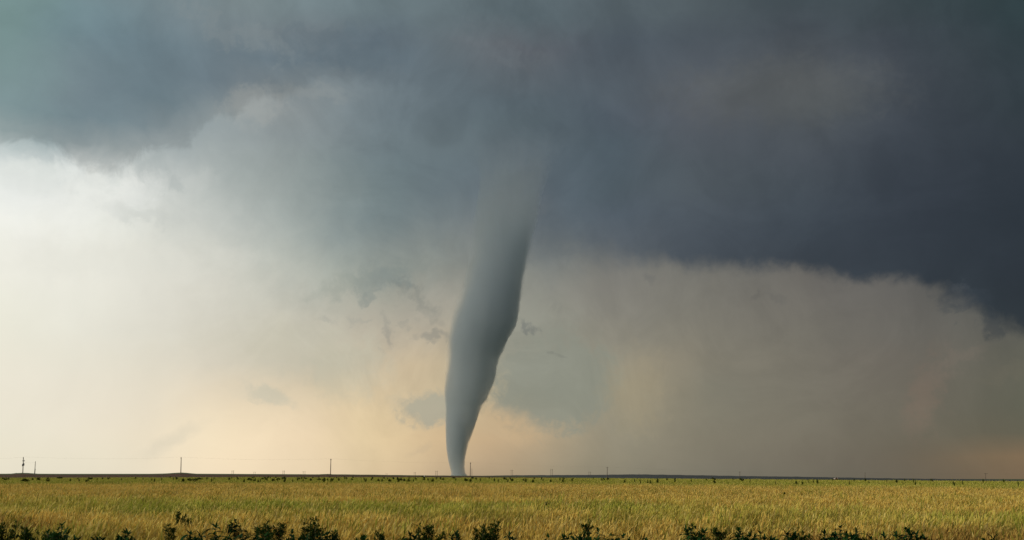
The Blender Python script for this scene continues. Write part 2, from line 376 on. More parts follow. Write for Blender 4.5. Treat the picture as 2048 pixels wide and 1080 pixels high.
class MB:
    def __init__(s): s.v = []; s.f = []
    def add(s, vs, fs):
        b = len(s.v); s.v += [tuple(v) for v in vs]; s.f += [tuple(i + b for i in f) for f in fs]
    def tube(s, pts, rads, n=8, cap=True):
        pts = [Vector(p) for p in pts]; rings = []
        up = Vector((0, 0, 1))
        for i, p in enumerate(pts):
            t = (pts[min(i + 1, len(pts) - 1)] - pts[max(i - 1, 0)]).normalized()
            a = t.cross(up) if abs(t.dot(up)) < 0.95 else t.cross(Vector((1, 0, 0)))
            a.normalize(); b = t.cross(a)
            rings.append([p + (a * math.cos(2 * math.pi * k / n) + b * math.sin(2 * math.pi * k / n)) * rads[i] for k in range(n)])
        fs = []
        for i in range(len(pts) - 1):
            for k in range(n):
                fs.append((i * n + k, i * n + (k + 1) % n, (i + 1) * n + (k + 1) % n, (i + 1) * n + k))
        if cap:
            fs.append(tuple(range(n - 1, -1, -1))); fs.append(tuple((len(pts) - 1) * n + k for k in range(n)))
        s.add([v for r in rings for v in r], fs)
    def box(s, c, d, rz=0.0, bev=0.0):
        cx, cy, cz = c; hx, hy, hz = d[0] / 2, d[1] / 2, d[2] / 2
        m = Matrix.Rotation(rz, 3, 'Z')
        vs = []
        q = bev
        for z in (-hz, hz):
            for x, y in ((-hx + q, -hy), (hx - q, -hy), (hx, -hy + q), (hx, hy - q), (hx - q, hy), (-hx + q, hy), (-hx, hy - q), (-hx, -hy + q)) if q else ((-hx, -hy), (hx, -hy), (hx, hy), (-hx, hy)):
                vs.append(m @ Vector((x, y, z)) + Vector((cx, cy, cz)))
        n = len(vs) // 2
        fs = [tuple(range(n - 1, -1, -1)), tuple(range(n, 2 * n))] + [(k, (k + 1) % n, n + (k + 1) % n, n + k) for k in range(n)]
        s.add(vs, fs)
    def build(s, name, mat, parent=None, smooth=False):
        return mesh_obj(name, s.v, s.f, mat, parent, smooth)

def nmat(name):
    m = bpy.data.materials.new(name); m.use_nodes = True
    nt = m.node_tree
    return m, nt, nt.nodes['Principled BSDF']

def simple_mat(name, c1, c2, scale=8.0, rough=0.8, bump=0.3, detail=6, metal=0.0, coord='Object'):
    m, nt, p = nmat(name)
    t = nt.nodes.new('ShaderNodeTexCoord')
    n = nt.nodes.new('ShaderNodeTexNoise'); n.inputs['Scale'].default_value = scale; n.inputs['Detail'].default_value = detail
    nt.links.new(t.outputs[coord], n.inputs['Vector'])
    r = nt.nodes.new('ShaderNodeValToRGB')
    r.color_ramp.elements[0].position = 0.3; r.color_ramp.elements[0].color = (*c1, 1)
    r.color_ramp.elements[1].position = 0.7; r.color_ramp.elements[1].color = (*c2, 1)
    nt.links.new(n.outputs[0], r.inputs[0]); nt.links.new(r.outputs[0], p.inputs['Base Color'])
    p.inputs['Roughness'].default_value = rough; p.inputs['Metallic'].default_value = metal
    if bump:
        b = nt.nodes.new('ShaderNodeBump'); b.inputs['Strength'].default_value = bump
        nt.links.new(n.outputs[0], b.inputs['Height']); nt.links.new(b.outputs[0], p.inputs['Normal'])
    return m

# ------------------------------------------------------------------ terrain
EDGE_Y = [(-900,953.5),(0,954.8),(400,954.0),(700,953.8),(900,954.3),(1050,955.0),(1250,956.0),(1500,958.0),(1700,959.8),(1850,961.2),(2048,962.8),(2900,966)]
CREST_Y = [(-900,949),(-50,948.6),(20,948.6),(34,947.2),(46,946.8),(58,947.2),(74,948.6),(120,948.8),(300,948.8),(330,948.2),(350,946.8),(362,946.2),(374,946.9),(390,948.6),(480,949),(600,949.6),(640,949.8),(653,948.8),(662,949.6),(740,950.4),(850,951.9),(960,952.6),(1050,953.8),(1150,955.6),(1250,957.5),(1500,960),(1700,962),(2048,965),(2900,968)]
CREST_R = [(-900,700),(600,700),(800,780),(941,850),(1214,1150),(1480,1400),(2900,1500)]
RIDGE_Y = [(-900,958),(500,956),(800,954),(900,952.6),(960,951.6),(1010,950.8),(1060,950.4),(1110,950.2),(1180,949.9),(1230,949.3),(1262,948.8),(1300,949.1),(1350,949.8),(1400,950.6),(1450,951.5),(1500,952.4),(1560,953.0),(1620,953.9),(1680,955.0),(1740,956.0),(1800,956.9),(1870,957.9),(1950,958.8),(2048,959.5),(2200,961),(2900,966)]
R_EDGE = 450.0
CANOPY = 0.92

def px_of_az(az):           # photo x of a bearing at the horizon
    return 1024 + FPX * math.tan(R(az)) * (CP + (951 - 540) / FPX * SP) if abs(az) < 60 else (1e5 if az > 0 else -1e5)

def z_line(az, py, r):      # height of the sight line through pixel row py at bearing az, distance r
    px = px_of_az(az)
    px = max(-900, min(2900, px))
    d = pdir(px, py)
    return CAM_H + r * d.z / math.hypot(d.x, d.y)

_cache = {}
def profile(az):
    k = round(az, 2)
    if k in _cache: return _cache[k]
    px = max(-900, min(2900, px_of_az(az)))
    ze = z_line(az, interp(EDGE_Y, px), R_EDGE) - CANOPY - 0.10
    rc = interp(CREST_R, px)
    zc = z_line(az, interp(CREST_Y, px) - 0.5, rc)
    zv = z_line(az, interp(CREST_Y, px) - 1.3, rc + 45)
    zk = z_line(az, interp(RIDGE_Y, px), 3900)
    zlow = min(zc, zk) - 6
    fade = 1 - sstep(45, 80, abs(az))
    pts = [(0, 0), (130, 0), (R_EDGE, ze * fade), (R_EDGE + 25, ze * fade + (zc - ze) * 0.04 * fade), (rc, zc * fade), (rc + 45, zv * fade), (rc + 250, (zc - 2.0) * fade), (1900, zlow * fade), (2600, (zlow - 3) * fade), (3900, (zlow - 6) * fade), (4600, (zlow - 8) * fade), (20000, -60)]
    _cache[k] = ([p[0] for p in pts], [p[1] for p in pts])
    return _cache[k]

def ground_z(x, y):
    r = math.hypot(x, y); az = math.degrees(math.atan2(x, y))
    rs, zs = profile(az)
    z = float(np.interp(r, rs, zs))
    if 130 < r < R_EDGE:      # ease
        t = (r - 130) / (R_EDGE - 130); z = zs[2] * t * t * (2.2 - 1.2 * t)
    return z

def polar(name, r_list, az_list, mat, dz=0.0, zf=ground_z, rough=0.0):
    vs, fs = [], []
    n = len(az_list)
    for r in r_list:
        for a in az_list:
            x, y = r * math.sin(R(a)), r * math.cos(R(a))
            z = zf(x, y) + dz
            if rough: z += rough * mnoise.noise(Vector((x * 0.02, y * 0.02, 0))) 
            vs.append((x, y, z))
    full = abs((az_list[-1] - az_list[0]) - 360) < 1e-6
    for i in range(len(r_list) - 1):
        for k in range(n - 1):
            fs.append((i * n + k, i * n + k + 1, (i + 1) * n + k + 1, (i + 1) * n + k))
    return mesh_obj(name, vs, fs, mat, smooth=True)

soil = simple_mat('field_soil', (0.05, 0.04, 0.022), (0.11, 0.085, 0.045), 3.0, 0.95, 0.5)
plow, nt, p = nmat('plowed_soil')
t = nt.nodes.new('ShaderNodeTexCoord')
mpn = nt.nodes.new('ShaderNodeMapping'); mpn.inputs['Scale'].default_value = (0.02, 0.3, 1)
nt.links.new(t.outputs['Object'], mpn.inputs[0])
n1 = nt.nodes.new('ShaderNodeTexNoise'); n1.inputs['Scale'].default_value = 1.0; n1.inputs['Detail'].default_value = 8
nt.links.new(mpn.outputs[0], n1.inputs['Vector'])
rr = nt.nodes.new('ShaderNodeValToRGB')
rr.color_ramp.elements[0].position = 0.35; rr.color_ramp.elements[0].color = (0.085, 0.045, 0.028, 1)
rr.color_ramp.elements[1].position = 0.7; rr.color_ramp.elements[1].color = (0.125, 0.070, 0.045, 1)
nt.links.new(n1.outputs[0], rr.inputs[0]); nt.links.new(rr.outputs[0], p.inputs['Base Color']); p.inputs['Roughness'].default_value = 1.0
p.inputs['Specular IOR Level'].default_value = 0.1
verge = simple_mat('verge_grass', (0.035, 0.07, 0.012), (0.08, 0.13, 0.025), 0.3, 0.95, 0.2)
ridge_m = simple_mat('ridge_scrub', (0.018, 0.024, 0.028), (0.030, 0.036, 0.038), 0.01, 1.0, 0.0)

az_full = [-180 + i * 6 for i in range(23)] + [-42 + i * 0.25 for i in range(1, 337)] + [42 + i * 6 for i in range(1, 24)]
az_full = sorted(set([a for a in az_full if a <= 180]))
az_full[-1] = 180.0
ground = polar('ground', [0.01, 4, 8, 15, 30, 60, 100, 130, 180, 240, 300, 360, 410, 450], az_full, soil)
tag(ground, kind='structure', label='dry brown soil under the wheat crop')
beyond = polar('far_ground', [450.0, 475, 560, 640, 688, 700, 712, 724, 735, 745, 760] + list(range(780, 1600, 22)) + [1900, 2600, 3200, 3900, 4600, 8000, 20000], az_full, verge, zf=lambda x, y: ground_z(x, y) - (0.4 if math.hypot(x, y) < interp(CREST_R, max(-900, min(2900, px_of_az(math.degrees(math.atan2(x, y)))))) - 14 else 0.03))
tag(beyond, kind='structure', label='green plain beyond the fields')
# bare ploughed strip between the wheat and the green verge on the crest (left half)
azp = [-42 + i * 0.1 for i in range(0, 481)]
def plow_strip():
    vs, fs = [], []
    n = len(azp); ts = [0, 0.06, 0.25, 0.5, 0.75, 0.93, 1.0]
    for tt in ts:
        for a in azp:
            px = max(-900, min(2900, px_of_az(a)))
            rc = interp(CREST_R, px) - 12
            r = R_EDGE + (rc - R_EDGE) * tt
            x, y = r * math.sin(R(a)), r * math.cos(R(a))
            vs.append((x, y, ground_z(x, y) + (0.0 if tt < 1 else -0.4)))
    for i in range(len(ts) - 1):
        for k in range(n - 1): fs.append((i * n + k, i * n + k + 1, (i + 1) * n + k + 1, (i + 1) * n + k))
    o = mesh_obj('plowed_field', vs, fs, plow, smooth=True)
    return tag(o, kind='structure', label='bare brown ploughed strip beyond the wheat')
plow_strip()
# far dark ridge
azr = [-8 + i * 0.06 for i in range(0, 834)]
def ridge():
    vs, fs = [], []; n = len(azr)
    for j, (r, dzp) in enumerate(((2700, None), (3300, -0.55), (3700, -0.12), (3900, 0.0), (4300, -6.0), (4600, -20))):
        for a in azr:
            x, y = r * math.sin(R(a)), r * math.cos(R(a))
            px = px_of_az(a)
            zt = z_line(a, interp(RIDGE_Y, px), 3900)
            if j == 3: zt += 0.9 * (mnoise.noise(Vector((a * 2.2, 0, 3))) ) + 0.7 * abs(mnoise.noise(Vector((a * 9, 0, 7))))
            zb = z_line(a, interp(EDGE_Y, px) + 3, 2700)
            if dzp is None: z = zb
            elif dzp < 0 and dzp > -1: z = zt + dzp * (zt - zb)
            else: z = zt + dzp
            vs.append((x, y, z))
    for i in range(5):
        for k in range(n - 1): fs.append((i * n + k, i * n + k + 1, (i + 1) * n + k + 1, (i + 1) * n + k))
    o = mesh_obj('far_hills', vs, fs, ridge_m, smooth=True)
    return tag(o, kind='structure', label='long low dark blue grey ridge on the right horizon')
ridge()

# ------------------------------------------------------------------ tornado
OUT = [(956,898,941),(952,900.5,937),(947,902.5,932),(935,899.5,929),(920,896,930.5),(900,893,934),(885,892,939),(860,891,948),(835,890,956),(820,889.5,961),(808,889,966),(803,888.5,976),(797,888.5,975),
       (775,888.5,984),(750,890,993),(735,891.5,995),(720,892,999),(700,893,1007),(684,894,1015),(668,896,1025),(661,897,1028),(656,898,1031),(651,899,1034),(644,900,1035.5),(630,904,1037),
       (600,913,1041),(580,921,1044),(545,932,1051),(520,937,1056),(497,940,1062),(470,943,1068),(440,947,1075),(410,952,1080),(380,957,1088),(350,958,1098),(320,952,1112),(290,935,1132),(255,905,1165)]
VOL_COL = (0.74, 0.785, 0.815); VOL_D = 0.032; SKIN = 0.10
def tornado():
    ys = np.arange(956, 254, -3.0)
    yo = [o[0] for o in OUT][::-1]
    Ls = np.interp(ys, yo, [o[1] for o in OUT][::-1]); Rs = np.interp(ys, yo, [o[2] for o in OUT][::-1])
    # light smoothing
    k = np.array([1, 2, 1]) / 4.0
    Ls = np.convolve(np.pad(Ls, 1, 'edge'), k, 'valid'); Rs = np.convolve(np.pad(Rs, 1, 'edge'), k, 'valid')
    D = 2500.0
    N = 96
    vs, fs = [], []
    for i, y in enumerate(ys):
        dl, dr = pdir(Ls[i], y), pdir(Rs[i], y)
        a = dl * (D / dl.y); b = dr * (D / dr.y)
        c = (a + b) / 2; rad = (b - a).length / 2 
        for j in range(N):
            th = 2 * math.pi * j / N
            h = c.z
            # helical folds and ragged flank towards the right
            raggy = 0.25 + 0.75 * max(0, math.cos(th))
            nz = mnoise.fractal(Vector((math.cos(th) * 1.6 + h * 0.002, math.sin(th) * 1.6, h * 0.013)), 0.8, 2.1, 5)
            n2 = mnoise.noise(Vector((math.cos(th - h * 0.006) * 3.0, math.sin(th - h * 0.006) * 3.0, h * 0.004)))
            n3 = mnoise.fractal(Vector((math.cos(th) * 3 + 9, math.sin(th) * 3, h * 0.05)), 0.7, 2.2, 4)
            rr_ = 4.4 * n3 * raggy * sstep(40.0, 200, h) + rad * (1 + 0.006 * n2) + nz * 3.4 * raggy * sstep(60.0, 260, h)
            vs.append((c.x + rr_ * math.cos(th), c.y + rr_ * math.sin(th), c.z + CAM_H))
    for i in range(len(ys) - 1):
        for j in range(N):
            fs.append((i * N + j, i * N + (j + 1) % N, (i + 1) * N + (j + 1) % N, (i + 1) * N + j))
    fs.append(tuple(range(N - 1, -1, -1))); fs.append(tuple((len(ys) - 1) * N + j for j in range(N)))
    m = bpy.data.materials.new('condensation'); m.use_nodes = True
    nt = m.node_tree; nt.nodes.clear(); ln = nt.links
    def nm(op, a, b=None, clamp=False):
        n = nt.nodes.new('ShaderNodeMath'); n.operation = op; n.use_clamp = clamp
        for i, v in enumerate((a, b)):
            if v is None: continue
            if isinstance(v, (int, float)): n.inputs[i].default_value = v
            else: ln.new(v, n.inputs[i])
        return n.outputs[0]
    def mr(v, a, b, c, d):
        n = nt.nodes.new('ShaderNodeMapRange'); n.interpolation_type = 'SMOOTHSTEP'
        for i, q in enumerate((v, a, b, c, d)):
            if isinstance(q, (int, float)): n.inputs[i].default_value = q
            else: ln.new(q, n.inputs[i])
        return n.outputs[0]
    tcn = nt.nodes.new('ShaderNodeTexCoord')
    mpp = nt.nodes.new('ShaderNodeMapping'); mpp.inputs['Scale'].default_value = (0.02, 0.02, 0.0035)
    ln.new(tcn.outputs['Object'], mpp.inputs[0])
    nz = nt.nodes.new('ShaderNodeTexNoise'); nz.inputs['Scale'].default_value = 1.0; nz.inputs['Detail'].default_value = 6
    ln.new(mpp.outputs[0], nz.inputs['Vector'])
    cr = nt.nodes.new('ShaderNodeValToRGB')
    cr.color_ramp.elements[0].position = 0.25; cr.color_ramp.elements[0].color = (0.225, 0.25, 0.27, 1)
    cr.color_ramp.elements[1].position = 0.75; cr.color_ramp.elements[1].color = (0.255, 0.275, 0.285, 1)
    ln.new(nz.outputs[0], cr.inputs[0])
    dif = nt.nodes.new('ShaderNodeBsdfPrincipled'); ln.new(cr.outputs[0], dif.inputs['Base Color'])
    dif.inputs['Roughness'].default_value = 1.0; dif.inputs['Specular IOR Level'].default_value = 0.0
    dif.inputs['Subsurface Weight'].default_value = 1.0; dif.inputs['Subsurface Scale'].default_value = 100.0; dif.inputs['Subsurface Radius'].default_value = (1, 1, 1)
    trl = nt.nodes.new('ShaderNodeBsdfTranslucent'); ln.new(cr.outputs[0], trl.inputs[0])
    mxs = nt.nodes.new('ShaderNodeMixShader'); mxs.inputs[0].default_value = 0.0
    ln.new(dif.outputs[0], mxs.inputs[1]); ln.new(trl.outputs[0], mxs.inputs[2])
    tr = nt.nodes.new('ShaderNodeBsdfTransparent')
    geo = nt.nodes.new('ShaderNodeNewGeometry')
    lw = nt.nodes.new('ShaderNodeLayerWeight'); lw.inputs[0].default_value = 0.5
    face = nm('SUBTRACT', 1.0, lw.outputs['Facing'])            # 1 = facing us, 0 = edge
    sep = nt.nodes.new('ShaderNodeSeparateXYZ'); ln.new(tcn.outputs['Object'], sep.inputs[0])
    spn = nt.nodes.new('ShaderNodeSeparateXYZ'); ln.new(geo.outputs['Normal'], spn.inputs[0])
    # sunward flank is thinner and softer than the lee flank, most of all half-way up
    h = sep.outputs[2]
    hs = nm('MULTIPLY', mr(h, 260, 420, 0.0, 1.0), 1.0)
    left = mr(spn.outputs[0], -0.9, 0.0, 1.0, 0.0)
    wid = nm('ADD', 0.30, nm('MULTIPLY', nm('MULTIPLY', left, hs), 0.45))
    jit = nm('MULTIPLY', nm('SUBTRACT', nz.outputs[0], 0.5), 0.25)
    al = mr(nm('ADD', face, nm('MULTIPLY', jit, left)), 0.0, wid, 0.0, 1.0)
    # dissolves upward into the cloud base
    z1 = pdir(1000, 640).z / pdir(1000, 640).y * D; z2 = pdir(1000, 430).z / pdir(1000, 430).y * D
    top = mr(nm('ADD', h, nm('MULTIPLY', nm('SUBTRACT', nz.outputs[0], 0.5), 160.0)), z1, z2, 1.0, 0.0)
    base = mr(h, -8.0, 25.0, 0.88, 1.0)
    al = nm('MULTIPLY', nm('MULTIPLY', al, top), nm('MULTIPLY', base, SKIN))
    fm = nt.nodes.new('ShaderNodeMixShader'); ln.new(al, fm.inputs[0]); ln.new(tr.outputs[0], fm.inputs[1]); ln.new(mxs.outputs[0], fm.inputs[2])
    # rear wall is already hidden in the cloud: only the near side counts
    fb = nt.nodes.new('ShaderNodeMixShader'); ln.new(geo.outputs['Backfacing'], fb.inputs[0]); ln.new(fm.outputs[0], fb.inputs[1]); ln.new(tr.outputs[0], fb.inputs[2])
    # body of the cloud column: a real scattering medium inside the skin
    vol = nt.nodes.new('ShaderNodeVolumePrincipled')
    # darkens with height: shade of the cloud deck put into the scattering colour
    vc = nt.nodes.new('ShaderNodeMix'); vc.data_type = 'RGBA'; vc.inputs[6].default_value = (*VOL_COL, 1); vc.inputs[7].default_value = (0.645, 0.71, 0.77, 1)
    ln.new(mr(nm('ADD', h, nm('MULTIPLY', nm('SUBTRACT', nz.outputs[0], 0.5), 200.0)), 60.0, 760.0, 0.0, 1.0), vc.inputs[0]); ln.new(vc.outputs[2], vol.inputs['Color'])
    vol.inputs['Anisotropy'].default_value = 0.45
    nv = nt.nodes.new('ShaderNodeTexNoise'); nv.inputs['Scale'].default_value = 1.0; nv.inputs['Detail'].default_value = 2
    mv = nt.nodes.new('ShaderNodeMapping'); mv.inputs['Scale'].default_value = (0.03, 0.03, 0.008); ln.new(tcn.outputs['Object'], mv.inputs[0]); ln.new(mv.outputs[0], nv.inputs['Vector'])
    dens = nm('MULTIPLY', mr(nv.outputs[0], 0.3, 0.7, 0.6, 1.4), VOL_D)
    za = pdir(1000, 640).z / pdir(1000, 640).y * D; zb = pdir(1000, 280).z / pdir(1000, 280).y * D
    topf = mr(nm('ADD', h, nm('MULTIPLY', nm('SUBTRACT', nz.outputs[0], 0.5), 170.0)), za, zb, 1.0, 0.0)
    dens = nm('MULTIPLY', dens, nm('POWER', topf, 1.15))
    dens = nm('MULTIPLY', dens, mr(h, 60.0, 260.0, 2.2, 1.0))
    # the sunward side frays out gradually half-way up and in the cloud base
    lr = nt.nodes.new('ShaderNodeValToRGB'); lr.color_ramp.interpolation = 'LINEAR'
    tab = []
    for (oy, ol, orr) in OUT[::2][:15] + [OUT[-1]]:
        dl = pdir(ol, oy); hh = dl.z * (D / dl.y) + CAM_H; xl = dl.x * (D / dl.y)
        dr_ = pdir(orr, oy); wr_ = interp([(255, 90), (330, 75), (420, 42), (500, 16), (600, 5), (956, 3)], oy)
        w_ = interp([(255, 90), (400, 60), (480, 55), (600, 42), (680, 30), (740, 12), (800, 5), (956, 3)], oy)
        tab.append((max(0, min(1, (hh + 20) / 1000)), ((xl + 300) / 600, w_ / 100, (dr_.x * (D / dr_.y) + 300) / 600, wr_ / 100)))
    tab.sort(); e0 = lr.color_ramp.elements
    e0[0].position = tab[0][0]; e0[0].color = tab[0][1]; e0[1].position = tab[-1][0]; e0[1].color = tab[-1][1]
    for p_, c_ in tab[1:-1]: q_ = e0.new(p_); q_.color = c_
    ln.new(nm('DIVIDE', nm('ADD', h, 20.0), 1000.0), lr.inputs[0])
    ls = nt.nodes.new('ShaderNodeSeparateColor'); ln.new(lr.outputs[0], ls.inputs[0])
    dx_ = nm('SUBTRACT', sep.outputs[0], nm('SUBTRACT', nm('MULTIPLY', ls.outputs[0], 600.0), 300.0))
    dx_ = nm('ADD', dx_, nm('MULTIPLY', nm('SUBTRACT', nv.outputs[0], 0.5), 26.0))
    dens = nm('MULTIPLY', dens, mr(nm('DIVIDE', dx_, nm('MULTIPLY', ls.outputs[1], 100.0)), 0.0, 1.0, 0.06, 1.0))
    dr2 = nm('SUBTRACT', nm('SUBTRACT', nm('MULTIPLY', ls.outputs[2], 600.0), 300.0), sep.outputs[0])
    dr2 = nm('ADD', dr2, nm('MULTIPLY', nm('SUBTRACT', nv.outputs[0], 0.5), 14.0))
    dens = nm('MULTIPLY', dens, mr(nm('DIVIDE', dr2, nm('MULTIPLY', lr.outputs[1], 100.0)), 0.0, 1.0, 0.1, 1.0))
    ln.new(dens, vol.inputs['Density'])
    m.cycles.volume_step_rate = 0.15
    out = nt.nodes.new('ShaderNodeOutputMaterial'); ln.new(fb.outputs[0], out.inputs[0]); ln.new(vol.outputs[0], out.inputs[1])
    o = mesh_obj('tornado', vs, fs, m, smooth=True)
    tag(o, 'tall grey tornado funnel leaning right from the flat horizon up to the storm cloud', 'tornado')
    return o
tornado()

# ------------------------------------------------------------------ wheat
def plant_material(name, green, gold, pale, trans=0.35, inst=True):
    """vertex attribute 'part': 0 leaf and stalk, 1 ear and awns; instance attribute 'tint': ripeness, brightness"""
    m = bpy.data.materials.new(name); m.use_nodes = True
    nt = m.node_tree; nt.nodes.clear(); ln = nt.links
    a = nt.nodes.new('ShaderNodeAttribute'); a.attribute_name = 'part'
    sp_ = nt.nodes.new('ShaderNodeSeparateColor'); ln.new(a.outputs['Color'], sp_.inputs[0])
    t = nt.nodes.new('ShaderNodeAttribute'); t.attribute_name = 'tint'; t.attribute_type = 'INSTANCER'
    st_ = nt.nodes.new('ShaderNodeSeparateXYZ'); ln.new(t.outputs['Vector'], st_.inputs[0])
    def mix(f, x, y):
        n = nt.nodes.new('ShaderNodeMix'); n.data_type = 'RGBA'
        for sock, v in ((n.inputs[0], f), (n.inputs[6], x), (n.inputs[7], y)):
            if isinstance(v, tuple): sock.default_value = (*v, 1)
            elif isinstance(v, float): sock.default_value = v
            else: ln.new(v, sock)
        return n.outputs[2]
    def ma(op, x, y):
        n = nt.nodes.new('ShaderNodeMath'); n.operation = op; n.use_clamp = True
        for i, v in enumerate((x, y)):
            if isinstance(v, float): n.inputs[i].default_value = v
            else: ln.new(v, n.inputs[i])
        return n.outputs[0]
    g = st_.outputs[0]            # greenness
    stalk = mix(g, gold[0], green[0])
    ear = mix(g, gold[1], green[1])
    c = mix(sp_.outputs[0], stalk, ear)
    c = mix(ma('MULTIPLY', sp_.outputs[1], 0.8), c, pale)        # bleached individuals
    c = mix(ma('MULTIPLY', st_.outputs[1], 0.8), c, (0.22, 0.11, 0.03))  # brown lodged patches
    d = nt.nodes.new('ShaderNodeBsdfDiffuse'); ln.new(c, d.inputs[0])
    tl = nt.nodes.new('ShaderNodeBsdfTranslucent'); ln.new(c, tl.inputs[0])
    ms = nt.nodes.new('ShaderNodeMixShader'); ms.inputs[0].default_value = trans
    ln.new(d.outputs[0], ms.inputs[1]); ln.new(tl.outputs[0], ms.inputs[2])
    o = nt.nodes.new('ShaderNodeOutputMaterial'); ln.new(ms.outputs[0], o.inputs[0])
    return m

wheat_mat = plant_material('wheat_stalks', ((0.075, 0.13, 0.008), (0.37, 0.44, 0.035)), ((0.24, 0.15, 0.018), (0.84, 0.575, 0.125)), (0.95, 0.77, 0.29))

protos = bpy.data.collections.new('wheat_tufts')      # source meshes only, never linked to the scene
def tuft(name, seed, n, rad, k, blades=1):
    rnd = random.Random(seed)
    vs, fs, cs = [], [], []
    def strip(pts, ws, side, colr_):
        b = len(vs)
        for p, w in zip(pts, ws):
            vs.append(p - side * w); vs.append(p + side * w); cs.extend([colr_, colr_])
        for i in range(len(pts) - 1):
            fs.append((b + 2 * i, b + 2 * i + 1, b + 2 * i + 3, b + 2 * i + 2))
    for _ in range(n):
        r = rad * math.sqrt(rnd.random()); a = rnd.uniform(0, 2 * math.pi)
        p0 = Vector((r * math.cos(a), r * math.sin(a), 0))
        h = rnd.uniform(0.52, 0.80)
        lean = Vector((rnd.gauss(0.08, 0.12), rnd.gauss(0, 0.08), 0))
        sa = rnd.uniform(0, math.pi); side = Vector((math.cos(sa), math.sin(sa), 0))
        bl = 1.0 if rnd.random() < 0.16 else rnd.random() * 0.25
        p1 = p0 + lean * 0.45 + Vector((0, 0, h * 0.6)); p2 = p0 + lean + Vector((0, 0, h))
        strip([p0 + Vector((0, 0, 0.15)), p1, p2], [0.003 * k, 0.003 * k, 0.0022 * k], side, (0.15, bl, 0, 1))
        for _b in range(blades):
            ba = rnd.uniform(0, 2 * math.pi); bd = Vector((math.cos(ba), math.sin(ba), 0)); z0 = h * rnd.uniform(0.35, 0.75)
            q0 = p0 + lean * 0.4 + Vector((0, 0, z0)); ln_ = rnd.uniform(0.14, 0.26)
            strip([q0, q0 + bd * ln_ * 0.35 + Vector((0, 0, ln_ * 0.75)), q0 + bd * ln_ * 0.9 + Vector((0, 0, ln_ * rnd.uniform(0.4, 1.0)))],
                  [0.005 * k, 0.006 * k, 0.0008 * k], bd.cross(Vector((0, 0, 1))), (0.0, bl * 0.4, 0, 1))
        # ear: flat spindle crossing, nodding with the lean
        dr = (lean * 2.2 + Vector((rnd.gauss(0.10, 0.30), rnd.gauss(0, 0.25), 1.0))).normalized()
        el_ = rnd.uniform(0.07, 0.10)
        for s2 in (side, side.cross(Vector((0, 0, 1)))):
            strip([p2, p2 + dr * el_ * 0.4, p2 + dr * el_], [0.003 * k, 0.0075 * k, 0.002 * k], s2, (1, bl, 0, 1))
        # the brush of awns around the ear reads as one pale blade
        aw0 = rnd.uniform(0.15, 0.21)
        wd = rnd.uniform(0.007, 0.012) * (0.6 + 0.4 * k)
        strip([p2, p2 + dr * aw0 * 0.35, p2 + dr * aw0 * 0.75, p2 + (dr + Vector((0.12, 0, 0))) * aw0], [0.003, wd, wd * 0.7, 0.001], side, (1, min(1, bl + 0.15), 0, 1))
        for j in range(3):
            ad = (dr + Vector((rnd.gauss(0, 0.20), rnd.gauss(0, 0.20), rnd.gauss(0, 0.05)))).normalized()
            q = p2 + dr * el_ * (0.25 + 0.15 * j)
            aw = rnd.uniform(0.07, 0.12)
            b = len(vs)
            vs.extend([q - side * 0.0016 * k, q + side * 0.0016 * k, q + ad * aw]); cs.extend([(1, min(1, bl + 0.25), 0, 1)] * 3)
            fs.append((b, b + 1, b + 2))
    me = bpy.data.meshes.new(name); me.from_pydata([tuple(v) for v in vs], [], fs); me.update()
    at = me.color_attributes.new('part', 'FLOAT_COLOR', 'POINT')
    at.data.foreach_set('color', np.array(cs, dtype=np.float32).ravel())
    me.materials.append(wheat_mat)
    protos.objects.link(bpy.data.objects.new(name, me))
NV = 6
for v in range(NV): tuft('tuft_%02d' % v, 10 + v, 20, 0.34, 1.2, 1)
for v in range(NV): tuft('tuft_%02d' % (NV + v), 30 + v, 22, 0.8, 1.9, 1)
for v in range(NV): tuft('tuft_%02d' % (2 * NV + v), 50 + v, 22, 2.1, 4.5, 1)

rs = np.random.RandomState(4)
pts, rots, scs, idx, tin = [], [], [], [], []
def greenness(px, py, x, y):
    g = 0.0
    n = mnoise.noise(Vector((x * 0.05, y * 0.10, 1.7))); n2 = mnoise.noise(Vector((x * 0.35, y * 0.35, 5.0)))
    yy = py + 10 * n + 3 * n2
    # green swath across the middle of the field, drifting down to the right
    c = interp([(-400,1000),(0,1006),(300,1006),(700,1010),(1000,1018),(1300,1018),(1600,1020),(1850,1026),(2100,1034),(2600,1040)], px)
    hw = interp([(-400,16),(300,14),(600,10),(800,11),(1100,15),(1500,14),(1800,12),(2100,14)], px)
    st_ = interp([(-400,.55),(0,.55),(350,.62),(650,.55),(760,.9),(1500,.95),(2100,.8)], px)
    g += st_ * (0.75 + 0.9 * n + 0.7 * n2) * sstep(hw * 1.5, hw * 0.5, abs(yy - c)) if abs(yy - c) < hw * 1.5 else 0
    g += 0.30 * sstep(0.1, 0.6, n) * (1 if py > 985 else 0.3)
    # yellow green far strip
    e = interp(EDGE_Y, max(-900, min(2900, px)))
    g += 0.85 * (1 - sstep(e + 9, e + 14, py + 0.8 * n2))
    # young green shoots low on the left
    g += 0.5 * sstep(1040, 1060, yy) * sstep(500, 100, px) if px < 500 else 0
    return min(1, max(0, g + 0.10 + 0.16 * n2))
